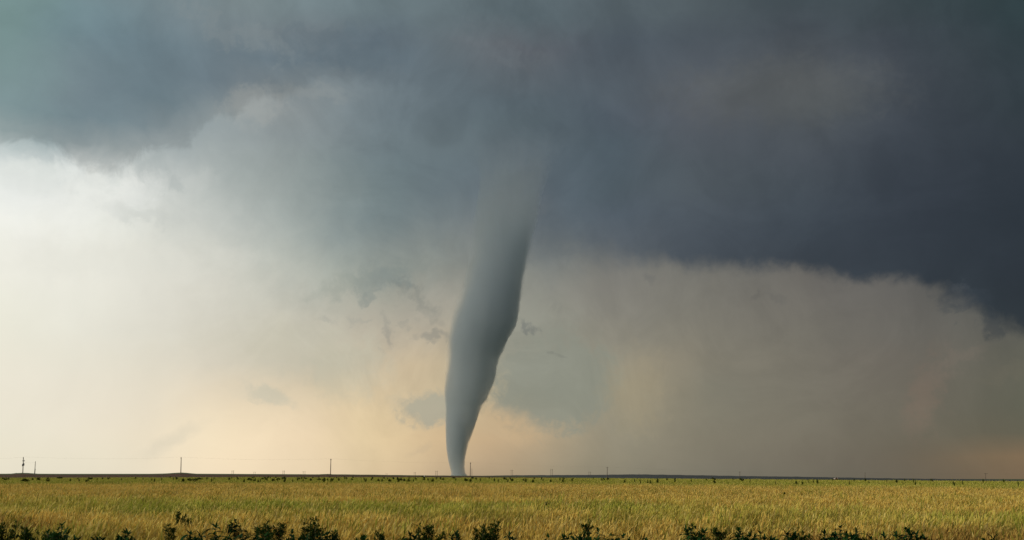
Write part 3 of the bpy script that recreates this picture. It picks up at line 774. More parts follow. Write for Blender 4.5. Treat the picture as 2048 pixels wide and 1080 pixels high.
def scatter(r0, r1, dens, lod, sc0):
    half = R(37)
    n = int(half * (r1 * r1 - r0 * r0) * dens)
    r = np.sqrt(rs.uniform(r0 * r0, r1 * r1, n)); a = rs.uniform(-half, half, n)
    for ri, ai in zip(r, a):
        x, y = ri * math.sin(ai), ri * math.cos(ai)
        z = ground_z(x, y)
        # photo row of the canopy top here, used only to know which swath of the crop this is
        f = y * CP + (z + CANOPY - CAM_H) * SP; u = -y * SP + (z + CANOPY - CAM_H) * CP
        py = 540 - FPX * u / f; px = 1024 + FPX * x / f
        h1 = mnoise.noise(Vector((x * 0.16, y * 0.34, 0.3))); h2 = mnoise.noise(Vector((x * 0.5, y * 0.7, 9.3)))
        hs = 1.0 + 0.22 * h1 + 0.16 * h2 + rs.normal(0, 0.06)
        b = 0.0
        bn = mnoise.noise(Vector((x * 0.11, y * 0.30, 4.4)))
        b = 0.75 * sstep(0.12, 0.55, bn) * sstep(1020, 1045, py) + 0.25 * sstep(0.2, 0.6, bn) + 0.22 * sstep(1030, 1070, py)
        g = min(1, max(0, greenness(px, py, x, y) + rs.normal(0, 0.13))); b = b + abs(rs.normal(0, 0.10))
        pts.append((x, y, z)); rots.append((rs.normal(0, 0.05), 0.08 * h1 + rs.normal(0.03, 0.05), rs.uniform(-0.9, 0.9)))
        if rs.rand() < 0.06 and py > 964:          # darker, taller off-type plants
            g = 1.0; b = 0.25 + 0.4 * rs.rand(); hs *= 1.13
        w = sc0 * rs.uniform(0.9, 1.15)
        scs.append((w, w, hs)); idx.append(lod * NV + rs.randint(NV)); tin.append((g, min(1, max(0, b)), 0))
scatter(10, 20, 3.0, 0, 1.0)
scatter(17, 50, 4.2, 0, 1.0)
scatter(47, 140, 0.85, 1, 1.0)
scatter(135, 450, 0.16, 2, 1.0)
me = bpy.data.meshes.new('wheat_field'); me.from_pydata(pts, [], []); me.update()
for nm_, ty, data in (('rot', 'FLOAT_VECTOR', rots), ('scl', 'FLOAT_VECTOR', scs), ('tint', 'FLOAT_VECTOR', tin)):
    at = me.attributes.new(nm_, ty, 'POINT'); at.data.foreach_set('vector', np.array(data, dtype=np.float32).ravel())
at = me.attributes.new('idx', 'INT', 'POINT'); at.data.foreach_set('value', np.array(idx, dtype=np.int32))
wheat = link(bpy.data.objects.new('wheat_field', me))
tag(wheat, 'ripening golden wheat crop with green swaths filling the foreground plain', 'wheat', kind='stuff')
ng = bpy.data.node_groups.new('stand_of_wheat', 'GeometryNodeTree')
ng.interface.new_socket('Geometry', in_out='INPUT', socket_type='NodeSocketGeometry')
ng.interface.new_socket('Geometry', in_out='OUTPUT', socket_type='NodeSocketGeometry')
gi = ng.nodes.new('NodeGroupInput'); go = ng.nodes.new('NodeGroupOutput')
iop = ng.nodes.new('GeometryNodeInstanceOnPoints')
ci = ng.nodes.new('GeometryNodeCollectionInfo'); ci.inputs['Collection'].default_value = protos
ci.inputs['Separate Children'].default_value = True; ci.inputs['Reset Children'].default_value = True
def nattr(n, ty):
    q = ng.nodes.new('GeometryNodeInputNamedAttribute'); q.data_type = ty; q.inputs[0].default_value = n; return q.outputs[0]
e2r = ng.nodes.new('FunctionNodeEulerToRotation')
ng.links.new(nattr('rot', 'FLOAT_VECTOR'), e2r.inputs[0])
ng.links.new(gi.outputs[0], iop.inputs['Points']); ng.links.new(ci.outputs[0], iop.inputs['Instance'])
iop.inputs['Pick Instance'].default_value = True
ng.links.new(nattr('idx', 'INT'), iop.inputs['Instance Index'])
ng.links.new(e2r.outputs[0], iop.inputs['Rotation']); ng.links.new(nattr('scl', 'FLOAT_VECTOR'), iop.inputs['Scale'])
ng.links.new(iop.outputs[0], go.inputs[0])
md = wheat.modifiers.new('stand', 'NODES'); md.node_group = ng

# ------------------------------------------------------------------ weeds
def leaf_mat(name, c1, c2, trans=0.25, spec=0.25):
    m, nt, p = nmat(name)
    t = nt.nodes.new('ShaderNodeTexCoord'); n = nt.nodes.new('ShaderNodeTexNoise'); n.inputs['Scale'].default_value = 9; n.inputs['Detail'].default_value = 4
    nt.links.new(t.outputs['Object'], n.inputs['Vector'])
    r = nt.nodes.new('ShaderNodeValToRGB'); r.color_ramp.elements[0].position = 0.3; r.color_ramp.elements[1].position = 0.72
    r.color_ramp.elements[0].color = (*c1, 1); r.color_ramp.elements[1].color = (*c2, 1)
    nt.links.new(n.outputs[0], r.inputs[0]); nt.links.new(r.outputs[0], p.inputs['Base Color'])
    p.inputs['Roughness'].default_value = 0.6; p.inputs['Specular IOR Level'].default_value = spec
    tl = nt.nodes.new('ShaderNodeBsdfTranslucent'); nt.links.new(r.outputs[0], tl.inputs[0])
    ms = nt.nodes.new('ShaderNodeMixShader'); ms.inputs[0].default_value = trans
    o = nt.nodes['Material Output']
    nt.links.new(p.outputs[0], ms.inputs[1]); nt.links.new(tl.outputs[0], ms.inputs[2]); nt.links.new(ms.outputs[0], o.inputs[0])
    return m
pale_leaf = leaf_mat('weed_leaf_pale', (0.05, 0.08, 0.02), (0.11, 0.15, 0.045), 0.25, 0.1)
mid_leaf = leaf_mat('weed_leaf_green', (0.010, 0.040, 0.005), (0.034, 0.100, 0.018), 0.25, 0.15)
dark_leaf = leaf_mat('weed_leaf_dark', (0.004, 0.022, 0.003), (0.012, 0.056, 0.010), 0.15, 0.12)
fern_leaf = leaf_mat('weed_leaf_feathery', (0.014, 0.038, 0.003), (0.042, 0.080, 0.008), 0.25, 0.1)
blade_mat = leaf_mat('grass_blade', (0.03, 0.05, 0.01), (0.07, 0.085, 0.02), 0.25, 0.1)
stem_mat = simple_mat('weed_stem', (0.03, 0.05, 0.012), (0.07, 0.06, 0.02), 20, 0.8, 0.0)
shrub_mat = leaf_mat('far_weed_leaf', (0.055, 0.080, 0.010), (0.11, 0.14, 0.020), 0.3, 0.1)

def leaf_geo(mb, base, d, length, width, up=Vector((0, 0, 1)), droop=0.5, teeth=False):
    d = d.normalized(); side = d.cross(up)
    if side.length < 1e-3: side = Vector((1, 0, 0))
    side.normalize(); nrm = side.cross(d).normalized()
    pts_ = []
    n = 6 if teeth else 4
    prof = [0.12, 0.75, 1.0, 0.8, 0.45, 0.0] if n == 6 else [0.15, 1.0, 0.7, 0.0]
    vs, fs = [], []
    for i in range(n):
        t = i / (n - 1)
        c = base + d * length * t - up * droop * length * t * t
        w = width * prof[i] * (1 + (0.18 if teeth and i % 2 else -0.05 if teeth else 0))
        vs += [c - side * w + nrm * w * 0.35, c, c + side * w + nrm * w * 0.35]
    for i in range(n - 1):
        fs += [(3 * i, 3 * i + 1, 3 * i + 4, 3 * i + 3), (3 * i + 1, 3 * i + 2, 3 * i + 5, 3 * i + 4)]
    mb.add(vs, fs)

leaf_meshes = []
for k in range(4):
    q = MB(); leaf_geo(q, Vector((0, 0, 0)), Vector((1, 0, 0.35)), 0.15 + 0.02 * k, 0.026 + 0.004 * k, droop=0.35 + 0.12 * k, teeth=True)
    me = bpy.data.meshes.new('leaf'); me.from_pydata(q.v, [], q.f); me.update(); me.materials.append(dark_leaf); leaf_meshes.append(me)

def broad_weed(seed, H, W, lean=0.0):
    """returns dict of meshes: stems, foliage; and loose leaf transforms near the top"""
    rnd = random.Random(seed); st_, fo = MB(), MB(); loose = []
    nb = max(7, int(W * 50))
    for b in range(nb):
        a = rnd.uniform(0, 2 * math.pi); sp_ = W * 0.5 * math.sqrt(rnd.random())
        top = Vector((sp_ * math.cos(a), sp_ * math.sin(a) * 0.8, H - 0.22 * W - 0.26 * W * (sp_ / (W * 0.5)) ** 2 * rnd.uniform(0.5, 1.5) - rnd.uniform(-0.03, 0.10) if b else H - 0.04))
        if b == 0: top.x = lean; top.y = 0
        root = Vector((top.x * 0.15, top.y * 0.15, 0)); mid = Vector((top.x * 0.55, top.y * 0.55, top.z * 0.55))
        st_.tube([root, mid, top], [0.012, 0.008, 0.003], 5)
        L_ = rnd.uniform(0.12, 0.19)
        z = 0.45
        k = 0
        while z < 1.0:
            t = 0.30 + 0.70 * (z - 0.45) / 0.55
            p = mid.lerp(top, t); aa = k * 2.4 + rnd.uniform(-0.4, 0.4) + a
            d = Vector((math.cos(aa), math.sin(aa), rnd.uniform(0.15, 0.7)))
            ll = L_ * (1.1 - 0.45 * t) * rnd.uniform(0.85, 1.2)
            if t > 0.80 and k % 2 == 0 and len(loose) < 14 and b < 6:
                loose.append((p, aa, rnd.uniform(-0.5, 0.2), ll / 0.17, rnd.randrange(4)))
            else:
                leaf_geo(fo, p, d, ll, ll * 0.20, droop=rnd.uniform(0.2, 0.8), teeth=True)
            k += 1; z += rnd.uniform(0.026, 0.045)
        for j in range(5):      # terminal rosette
            aa = rnd.uniform(0, 2 * math.pi); leaf_geo(fo, top, Vector((math.cos(aa), math.sin(aa), rnd.uniform(0.3, 1.6))), L_ * rnd.uniform(0.4, 0.8), 0.012, droop=0.2)
    return st_, fo, loose
def feathery_weed(seed, H, W):
    rnd = random.Random(seed); st_, fo = MB(), MB()
    nb = max(5, int(W * 34))
    for b in range(nb):
        a = rnd.uniform(0, 2 * math.pi); sp_ = W * 0.5 * math.sqrt(rnd.random())
        top = Vector((sp_ * math.cos(a), sp_ * math.sin(a) * 0.7, H - (0.05 * W + 0.45 * W * rnd.random()) * (b > 0)))
        mid = Vector((top.x * 0.6, top.y * 0.6, top.z * 0.55))
        st_.tube([Vector((top.x * 0.1, top.y * 0.1, 0)), mid, top], [0.010, 0.006, 0.002], 4)
        for j in range(26):
            t = 0.35 + 0.65 * rnd.random() ** 0.8; p = mid.lerp(top, t); aa = rnd.uniform(0, 2 * math.pi)
            d = Vector((math.cos(aa), math.sin(aa), rnd.uniform(0.3, 1.3))).normalized(); l = rnd.uniform(0.05, 0.13) * (1.15 - 0.6 * t)
            for s_ in range(5):      # feather of narrow leaflets
                q = p + d * l * (0.25 + 0.18 * s_); sa = rnd.uniform(0, 2 * math.pi)
                leaf_geo(fo, q, (d * 0.7 + Vector((math.cos(sa), math.sin(sa), 0.2)) * 0.8), rnd.uniform(0.03, 0.055), 0.007, droop=0.1)
    return st_, fo, []
def grass_clump(seed, H, W, n=9, lean=1.0):
    rnd = random.Random(seed); fo = MB()
    for b in range(n):
        x0 = rnd.uniform(-0.04, 0.04); dx = lean * rnd.uniform(0.35, 1.0) * W; h = H * rnd.uniform(0.86, 1.0)
        pts_ = []
        for i in range(9):
            t = i / 8
            pts_.append(Vector((x0 + dx * t ** 2.6, rnd.uniform(-0.003, 0.003) + 0.05 * b * t / n, h * (1 - (1 - t) ** 1.7) - 0.10 * W * t ** 6)))
        w = [0.006, 0.008, 0.008, 0.008, 0.007, 0.006, 0.005, 0.003, 0.0006]
        vs, fs = [], []
        for p, ww in zip(pts_, w): vs += [p + Vector((-ww * 0.7, -ww * 0.4, 0)), p + Vector((ww * 0.7, ww * 0.4, 0))]
        for i in range(8): fs.append((2 * i, 2 * i + 1, 2 * i + 3, 2 * i + 2))
        fo.add(vs, fs)
    return fo

BW = 'dark leafy weeds along the near edge of the wheat'
def place_weed(kind, px, ytop, wpx, r, seed, label, lean=0.0):
    P = at_dist(px, ytop + (5 if kind == 'b' else 2), r)
    H = P.z; W = wpx / FPX * r * (1.18 if kind == 'b' else 1.0)
    root = empty({'b': 'leafy_weed', 'f': 'feathery_weed', 'g': 'grass_tuft'}[kind], (P.x, P.y, 0), 0)
    tag(root, label, 'weed' if kind != 'g' else 'grass tuft', BW)
    if kind == 'g':
        grass_clump(seed, H, W, 7 + seed % 4, lean or 1.0).build('blades', blade_mat, root)['kind'] = 'stuff'
        return
    if kind == 'b': st_, fo, loose = broad_weed(seed, H, W, lean)
    else: st_, fo, loose = feathery_weed(seed, H, W)
    st_.build('stem', stem_mat, root)
    fo.build('foliage', (mid_leaf if seed % 3 == 0 else dark_leaf) if kind == 'b' else fern_leaf, root)['kind'] = 'stuff'
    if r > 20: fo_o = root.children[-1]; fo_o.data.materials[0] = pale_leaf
    for p, aa, tilt, s_, k in loose:
        o = bpy.data.objects.new('leaf', leaf_meshes[k]); o.location = p; o.rotation_euler = (0, tilt, aa); o.scale = (s_, s_, s_)
        link(o, root)

WEEDS = [
 ('f', 14, 1040, 60, 13.6, 'feathery weed in the bottom left corner of the photo'),
 ('f', 62, 1056, 46, 13.2, 'short feathery weed between the corner weed and a taller leafy one'),
 ('b', 124, 1040, 52, 12.4, 'leafy weed with two drooping top leaves near the left edge'),
 ('f', 100, 1058, 50, 12.9, 'paler narrow weed leaning beside the drooping leafy weed'),
 ('b', 196, 1066, 36, 12.0, 'low leafy weed just right of the drooping top leaves'),
 ('b', 256, 1057, 30, 12.2, 'spiky upright weed alone with arched grass beside it'),
 ('f', 342, 1048, 20, 17.5, 'small feathery weed rising left of the large leafy clump'),
 ('b', 382, 1058, 70, 12.0, 'left shoulder of the large dark leafy clump'),
 ('b', 432, 1044, 90, 12.0, 'tallest leafy weed of the large dark clump with one pointed leaf'),
 ('b', 492, 1052, 60, 12.2, 'star leaved weed on the right of the large dark clump'),
 ('b', 470, 1032, 30, 19.0, 'dark leafy head standing up behind the large clump'),
 ('f', 524, 1048, 50, 13.6, 'feathery weed filling the gap beside the large clump'),
 ('f', 552, 1040, 44, 13.4, 'upright feathery weed with a tapering top'),
 ('b', 584, 1056, 60, 12.2, 'rounded dark leafy weed below the upright feathery one'),
 ('f', 628, 1034, 64, 14.0, 'tall wispy branching weed, highest in the left half'),
 ('b', 656, 1057, 26, 12.8, 'small leafy weed at the foot of the wispy branching weed'),
 ('f', 672, 1063, 20, 13.0, 'little round headed weed alone in the gold wheat'),
 ('b', 727, 1068, 26, 12.0, 'lone small leafy weed cut by the bottom edge'),
 ('f', 758, 1062, 22, 13.4, 'thin sprig of weed beside the lone small leafy weed'),
 ('b', 820, 1061, 42, 12.1, 'compact dark leafy weed left of centre'),
 ('f', 846, 1050, 40, 13.6, 'feathery weed rising behind the compact dark leafy weed'),
 ('f', 876, 1068, 44, 12.6, 'low pale feathery weed between two dark leafy weeds'),
 ('b', 912, 1056, 32, 12.1, 'narrow three tiered leafy weed below the tornado'),
 ('f', 958, 1050, 56, 13.0, 'bushy feathery weed with fan shaped tufts'),
 ('f', 984, 1044, 34, 13.2, 'taller sprig at the middle of the fan shaped tufts'),
 ('b', 1018, 1062, 50, 12.2, 'dark leafy weed closing the fan shaped group on the right'),
 ('b', 1098, 1064, 50, 12.2, 'low leafy weed starting the centre right clump'),
 ('b', 1138, 1059, 60, 12.1, 'bright edged leafy weed in the centre right clump'),
 ('f', 1170, 1044, 24, 13.0, 'small tufted head standing over the centre right clump'),
 ('b', 1196, 1050, 96, 11.9, 'very dark broad weed forming the crown of the centre right clump'),
 ('b', 1246, 1063, 50, 12.0, 'leafy weed at the right foot of the centre right clump'),
 ('b', 1292, 1070, 46, 12.0, 'low leafy weed beside the arched grass tuft'),
 ('b', 1384, 1042, 42, 12.2, 'spire shaped leafy weed standing alone'),
 ('b', 1404, 1064, 50, 12.0, 'dark leaves spreading at the foot of the spire shaped weed'),
 ('f', 1440, 1058, 34, 12.8, 'weed with hanging narrow leaves next to round leaved one'),
 ('b', 1478, 1050, 56, 12.0, 'weed with rounded leaves on short stalks'),
 ('b', 1520, 1056, 70, 12.1, 'dense shadowy weed right of the rounded leaves'),
 ('b', 1574, 1057, 46, 12.1, 'pointed leaf weed between two dense clumps'),
 ('f', 1606, 1062, 30, 12.9, 'faint feathery weed right of the pointed leaf weed'),
 ('b', 1650, 1055, 34, 12.1, 'small upright weed left of the tallest right hand clump'),
 ('b', 1680, 1044, 64, 12.0, 'tallest weed of the right hand clump with curled top leaves'),
 ('b', 1712, 1052, 44, 12.1, 'side branch weed with separate hanging leaves'),
 ('b', 1768, 1062, 84, 11.8, 'low solid black green weed mass'),
 ('b', 1810, 1047, 48, 12.0, 'weed with curled leaf crown above the solid mass'),
 ('b', 1850, 1068, 50, 12.2, 'trailing weed right of the curled leaf crown'),
 ('b', 1986, 1066, 34, 12.0, 'weed with one long drooping leaf near the right edge'),
 ('b', 402, 1061, 60, 11.6, 'low dark leaves in front of the large clump, left of its middle'),
 ('b', 530, 1061, 70, 11.7, 'low dark leaves in front of the star leaved weed'),
 ('b', 612, 1066, 60, 11.7, 'low dark leaves under the wispy branching weed'),
 ('b', 1166, 1061, 60, 11.6, 'low dense leaves in front of the centre right clump'),
 ('b', 1224, 1060, 56, 11.7, 'dense dark shoulder right of the centre right crown'),
 ('b', 1500, 1062, 60, 11.6, 'low solid leaves in front of the rounded leaf weed'),
 ('b', 1548, 1067, 60, 11.7, 'low leaves between the shadowy weed and pointed leaf weed'),
 ('b', 1694, 1063, 60, 11.6, 'low leaves in front of the tallest right hand clump'),
 ('b', 1742, 1067, 56, 11.7, 'dark leaves bridging the right hand clump and solid mass'),
 ('f', 362, 1023, 18, 25.0, 'pale green weed tuft out in the wheat behind the large clump'),
 ('f', 376, 1036, 16, 24.0, 'short bluish weed in front of the pale green tuft'),
]
for i, (k, px, yt, w, r, lab) in enumerate(WEEDS): place_weed(k, px, yt, w, r, 100 + i, lab)
GRASS = [
 (1164, 1052, 34, 11.8, 'tuft of arched blades bending left over the centre right clump', -1.0),
 (1272, 1049, 26, 11.9, 'tuft of blades bending right, tips over the wheat', 1.0),
 (1796, 1040, 26, 11.6, 'single curved dry blade over the solid weed mass', -1.0),
 (1896, 1052, 34, 11.8, 'arched grass blade near the right edge', 1.0),
 (212, 1056, 30, 12.0, 'thin arched blades beside the spiky upright weed', -1.0),
 (1330, 1076, 34, 11.4, 'low arched grass at the very bottom right of centre', 1.0),
]
for i, (px, yt, w, r, lab, ln_) in enumerate(GRASS): place_weed('g', px, yt, w, r, 300 + i, lab, ln_)

# dark weed clumps dotting the yellow green strip at the far side of the crop
shr = []
for k in range(6):
    rnd = random.Random(k + 70); q = MB()
    lobes = [(rnd.uniform(-0.3, 0.3), rnd.uniform(-0.3, 0.3), rnd.uniform(0.5, 1.0)) for _ in range(4)]
    for j in range(190):
        lx, ly, lh = rnd.choice(lobes)
        p = Vector((lx + rnd.gauss(0, 0.13), ly + rnd.gauss(0, 0.13), lh * rnd.uniform(0.35, 1.0)))
        a = rnd.uniform(0, 6.28); leaf_geo(q, p, Vector((math.cos(a), math.sin(a), rnd.uniform(0, 1.2))), rnd.uniform(0.2, 0.32), 0.09, droop=0.3)
    me = bpy.data.meshes.new('far_weed'); me.from_pydata(q.v, [], q.f); me.update(); me.materials.append(shrub_mat); shr.append(me)
def canopy_hit(px, py):
    lo, hi = 25.0, 449.0
    d = pdir(px, py); hd = math.hypot(d.x, d.y)
    for _ in range(40):
        m = (lo + hi) / 2; x, y = d.x / hd * m, d.y / hd * m
        if CAM_H + d.z / hd * m > ground_z(x, y) + 1.0: lo = m
        else: hi = m
    return Vector((d.x / hd * lo, d.y / hd * lo, 0)), lo
rnd = random.Random(12)
spots = []
MARKS = [(0, 'at the left edge'), (57, 'below the two leftmost poles'), (160, 'right of the leftmost poles'), (260, 'well left of the second pole'), (362, 'below the second tall pole'), (450, 'right of the second pole'),
 (520, 'midway between second and third poles'), (600, 'just left of the third pole'), (661, 'below the third pole'), (740, 'right of the third pole'), (820, 'left of the white box'), (870, 'left of the tornado foot'), (916, 'below the tornado foot'),
 (960, 'right of the tornado foot'), (1024, 'below the twin tower right of tornado'), (1103, 'below the tallest twin tower'), (1160, 'left of the brown pole'), (1214, 'below the brown pole'), (1290, 'right of the brown pole'),
 (1390, 'below the middle of the ridge'), (1480, 'below the small crossarm pole'), (1580, 'left of the rust red machine'), (1672, 'below the rust red machine'), (1770, 'below the faint small pole'), (1880, 'between the last two poles'), (1971, 'below the widest crossarm pole'), (2040, 'at the right edge')]
for i in range(215):
    px = rnd.uniform(-10, 2058) if rnd.random() < 0.5 else rnd.triangular(0, 1450, 500)
    e = interp(EDGE_Y, px)
    py = e + rnd.uniform(1.2, 10.5) * (1 if px < 1400 else 1.05)
    spots.append((px, py, rnd.choice((3, 3, 4, 4, 5, 6, 8)) * (1.0 if px < 1500 else 0.75)))
spots += [(1426, 958.4, 7), (1430, 960, 6), (1484, 961.5, 8), (800, 960.5, 9), (1216, 959.5, 9), (1208, 960, 6), (78, 960, 9), (50, 963.5, 14), (388, 963, 8), (390, 962.5, 5), (497, 960, 8), (568, 958, 10)]
for i, (px, py, w) in enumerate(spots):
    P, r = canopy_hit(px, py)
    o = bpy.data.objects.new('far_weed', shr[i % 6]); s_ = w / FPX * r / 1.0
    s_ *= 0.85; P.z = ground_z(P.x, P.y) + 0.86
    o.location = P; o.rotation_euler = (0, 0, rnd.uniform(0, 6.28)); o.scale = (s_, s_, max(0.6, s_ * 0.7))
    near_ = min(MARKS, key=lambda q: abs(q[0] - px))[1]; t_ = (py - interp(EDGE_Y, px))
    tag(o, '%s dark weed clump, %s of strip, %s' % ('tiny' if w < 3.6 else 'small' if w < 5.5 else 'broad', 'far edge' if t_ < 4 else 'middle' if t_ < 7.5 else 'near side', near_), 'weed', 'dark weed clumps dotting the far strip of the field')
    link(o)
# a few darker weeds standing up inside the wheat
for i, (px, py, w, lab) in enumerate([(1568, 981, 5, 'lone dark weed speck in pale wheat right of centre'), (1094, 1000, 7, 'dark sprig above the green swath right of the tornado')]):
    P, r = canopy_hit(px, py + 3); o = bpy.data.objects.new('far_weed', shr[i]); s_ = w / FPX * r * 1.4
    P.z = ground_z(P.x, P.y) + CANOPY - 0.5 * s_; o.location = P; o.scale = (s_, s_, s_)
    tag(o, lab, 'weed'); link(o)

# scrub on the crest, around the pole mounds and along the far field line
def crest_bush(px, dy, wpx, hpx, lab, r=None, mat=None, py=None, name='bush'):
    r = r or interp(CREST_R, px) - 6
    y0 = py if py is not None else interp(CREST_Y, px)
    P = at_dist(px, y0 + dy, r); s_ = wpx / FPX * r; h_ = hpx / FPX * r
    q = MB(); rn = random.Random(int(px * 7))
    for j in range(int(60 + wpx * 12)):
        u = rn.uniform(-1, 1); hh = h_ * (1 - 0.7 * u * u) * rn.uniform(0.1, 1)
        a = rn.uniform(0, 6.28); l = max(0.25, min(0.5 * h_, 1.2)) * rn.uniform(0.5, 1)
        leaf_geo(q, Vector((u * s_ / 2, rn.uniform(-0.5, 0.5) * min(s_, 2), hh)), Vector((math.cos(a), math.sin(a), rn.uniform(0, 0.8))), l, l * 0.3, droop=0.2)
    q.add([(-s_ * .48, -.3, -1.0), (s_ * .48, -.3, -1.0), (s_ * .25, -.1, h_ * .6), (-s_ * .25, -.1, h_ * .6), (s_ * .3, .4, -1.0), (-s_ * .3, .4, -1.0)], [(0, 1, 2, 3), (2, 4, 5, 3), (0, 3, 5), (1, 4, 2)])
    o = q.build(name, mat or crest_mat); o.location = P
    return tag(o, lab, 'bush', None)
crest_mat = leaf_mat('crest_scrub', (0.012, 0.028, 0.008), (0.030, 0.055, 0.014), 0.1, 0.1)
for px, dy, w, h, lab in [
 (32, 0.4, 5, 1.8, 'small dark bush at the left end of the first pole mound'),
 (55, 0.5, 6, 1.4, 'low scrub right of the two armed pole on its mound'),
 (348, 0.4, 9, 1.3, 'low scrub on the left slope of the second pole mound'),
 (367, 0.5, 6, 1.2, 'low scrub right of the second pole'),
 (657, 0.5, 9, 1.9, 'dark low bush touching the third pole'),
 (642, 0.4, 7, 0.9, 'thin scrub left of the bush at the third pole'),
 (270, 0.4, 5, 0.9, 'small scrub on the bare crest between first two mounds'),
 (598, 0.4, 14, 1.2, 'long low scrub left of the third pole on the crest'),
 (707, 0.3, 4, 1.3, 'small scrub right of the third pole'),
 (730, 0.4, 18, 1.0, 'thin line of scrub between third pole and tornado')]:
    crest_bush(px, dy, w, h, lab)
crest_bush(844, 0, 4.5, 3.2, 'black green bush left of the small white box', r=470, py=954.6)
crest_bush(865, 0, 4, 1.6, 'low brown scrub right of the small white box', r=466, py=954.9)
crest_bush(1442.5, 0, 3, 1.8, 'tiny black tree on the far ridge right of centre', r=3860, py=954.0, name='tree')
for i, px in enumerate((1155, 1178, 1258, 1490, 1552)):
    crest_bush(px, 0.8, 5, 1.2, ['faint tree clump on the ridge by the twin poles', 'faint clump at the feet of the shorter twin poles', 'faint clump on the highest part of the ridge', 'faint clump on the ridge beside the small crossarm pole', 'faint clump on the ridge right of the crossarm pole'][i], r=3890, py=interp(RIDGE_Y, px), mat=ridge_m, name='tree_clump')

# ------------------------------------------------------------------ power poles and lines
wood = simple_mat('pole_wood', (0.055, 0.042, 0.034), (0.11, 0.085, 0.065), 2.0, 0.9, 0.2)
steel = simple_mat('pole_steel', (0.06, 0.06, 0.065), (0.10, 0.10, 0.11), 3.0, 0.6, 0.1, metal=0.2)
porc = simple_mat('insulator', (0.10, 0.07, 0.06), (0.14, 0.10, 0.08), 5.0, 0.3, 0.0)
wire_m = simple_mat('wire', (0.05, 0.045, 0.04), (0.07, 0.06, 0.055), 3.0, 0.6, 0.0)
LINE_DIR = Vector((1, 0.75, 0)).normalized()
tops = []
def pole(px, ybase, ytop, r, lab, arm=2.4, wpx=1.6, lean=0.0, extras=(), arm_ang=None, cross=True):
    B = at_dist(px, ybase, r); T = at_dist(px + lean, ytop, r); B = B.copy(); H = T.z - B.z
    root = empty('utility_pole', B, 0); tag(root, lab, 'utility pole', 'utility poles of the near power line')
    rad = wpx / FPX * r / 2
    dx = T.x - B.x; dy = T.y - B.y
    def on(t): return Vector((dx * t, dy * t, H * t))
    q = MB(); q.tube([Vector((0, 0, -3)), Vector((0, 0, 0)), on(0.5), on(1)], [rad, rad, rad * 0.88, rad * 0.72], 10); q.build('pole', wood, root, True)
    pv = Vector((-LINE_DIR.y, LINE_DIR.x, 0)) if arm_ang is None else Vector((math.cos(arm_ang), math.sin(arm_ang), 0))
    if cross:
        c = on(0.955); q = MB(); a = math.atan2(pv.y, pv.x)
        q.box(c + Vector((0, -rad * 0.9, 0)), (arm, 0.22, 0.26), a, 0.03); ca = q.build('crossarm', wood, root)
        for s_ in (-1, 1):
            q = MB(); q.tube([on(0.90) + Vector((0, -rad, 0)), c + pv * s_ * arm * 0.3 + Vector((0, -rad, -0.1))], [0.04, 0.04], 5); q.build('brace', steel, root)
        for s_ in (-0.92, 0.92):
            q = MB(); p0 = c + pv * s_ * arm / 2 + Vector((0, -rad * 0.9, 0.13)); q.tube([p0, p0 + Vector((0, 0, .12)), p0 + Vector((0, 0, .2)), p0 + Vector((0, 0, .34))], [.05, .13, .08, .1], 8); q.build('insulator', porc, root)
    q = MB(); p0 = on(1); q.tube([p0, p0 + Vector((0, 0, .12)), p0 + Vector((0, 0, .2)), p0 + Vector((0, 0, .34))], [.05, .14, .08, .1], 8); q.build('insulator', porc, root)
    for e in extras:
        if e[0] == 'can':
            q = MB(); c = on(e[1]) + Vector((e[2], -rad - 0.2, 0)); q.tube([c - Vector((0, 0, .75)), c - Vector((0, 0, .65)), c + Vector((0, 0, .6)), c + Vector((0, 0, .72)), c + Vector((0, 0, .76))], [.36, .42, .42, .36, .1], 12)
            t_ = q.build('transformer', steel, root); q = MB(); q.tube([c + Vector((0.1, 0, .72)), c + Vector((0.1, 0, 1.1))], [.06, .05], 6); q.build('bushing', porc, t_)
        if e[0] == 'bar':
            q = MB(); c = on(e[1]); q.box(c + Vector((e[2] * 0.5, -rad * .9, 0)), (e[3], 0.3, 0.45), 0, 0.05); q.build('equipment_bracket', steel, root)
            for s_ in (-1, 1):
                q = MB(); p0 = c + Vector((e[2] * .5 + s_ * e[3] * .4, -rad * .9, .2)); q.tube([p0, p0 + Vector((0, 0, .3)), p0 + Vector((0, 0, .5))], [.08, .13, .06], 8); q.build('insulator', porc, root)
    tops.append((B + on(0.955), B + on(1), pv, arm))
    return root
pole(45.5, 947.4, 914.8, 700, 'tall utility pole carrying a drum and bracket on the leftmost mound', lean=1.4, wpx=1.5, arm=1.6, extras=(('can', 0.53, 0.0), ('can', 0.56, 0.55), ('bar', 0.78, 0.6, 1.3)))
pole(361.6, 946.5, 915.0, 700, 'utility pole on a mound, second tall one from the left', lean=0.8, wpx=1.6, arm=1.4)
pole(661.0, 950, 918.2, 712, 'utility pole beside a dark low bush, left of the tornado', lean=0.8, wpx=1.6, arm=1.8)
pole(940.4, 954, 925.4, 850, 'utility pole right beside the foot of the tornado', lean=0.6, wpx=1.4, arm=1.6)
pole(1214.2, 958, 934.2, 1150, 'brown utility pole in front of the ridge right of centre', lean=0.4, wpx=1.3, arm=3.4)
pole(1479.6, 960.5, 943.4, 1420, 'small utility pole with level crossarm standing before the ridge', wpx=0.9, arm=2.8)
pole(1730, 962, 945.2, 1440, 'faint small utility pole second from the right edge', wpx=0.9, arm=1.5)
pole(1971.3, 964, 946.5, 1460, 'utility pole with the widest crossarm at the far right', wpx=0.9, arm=4.8, arm_ang=0.0)
main = list(tops)
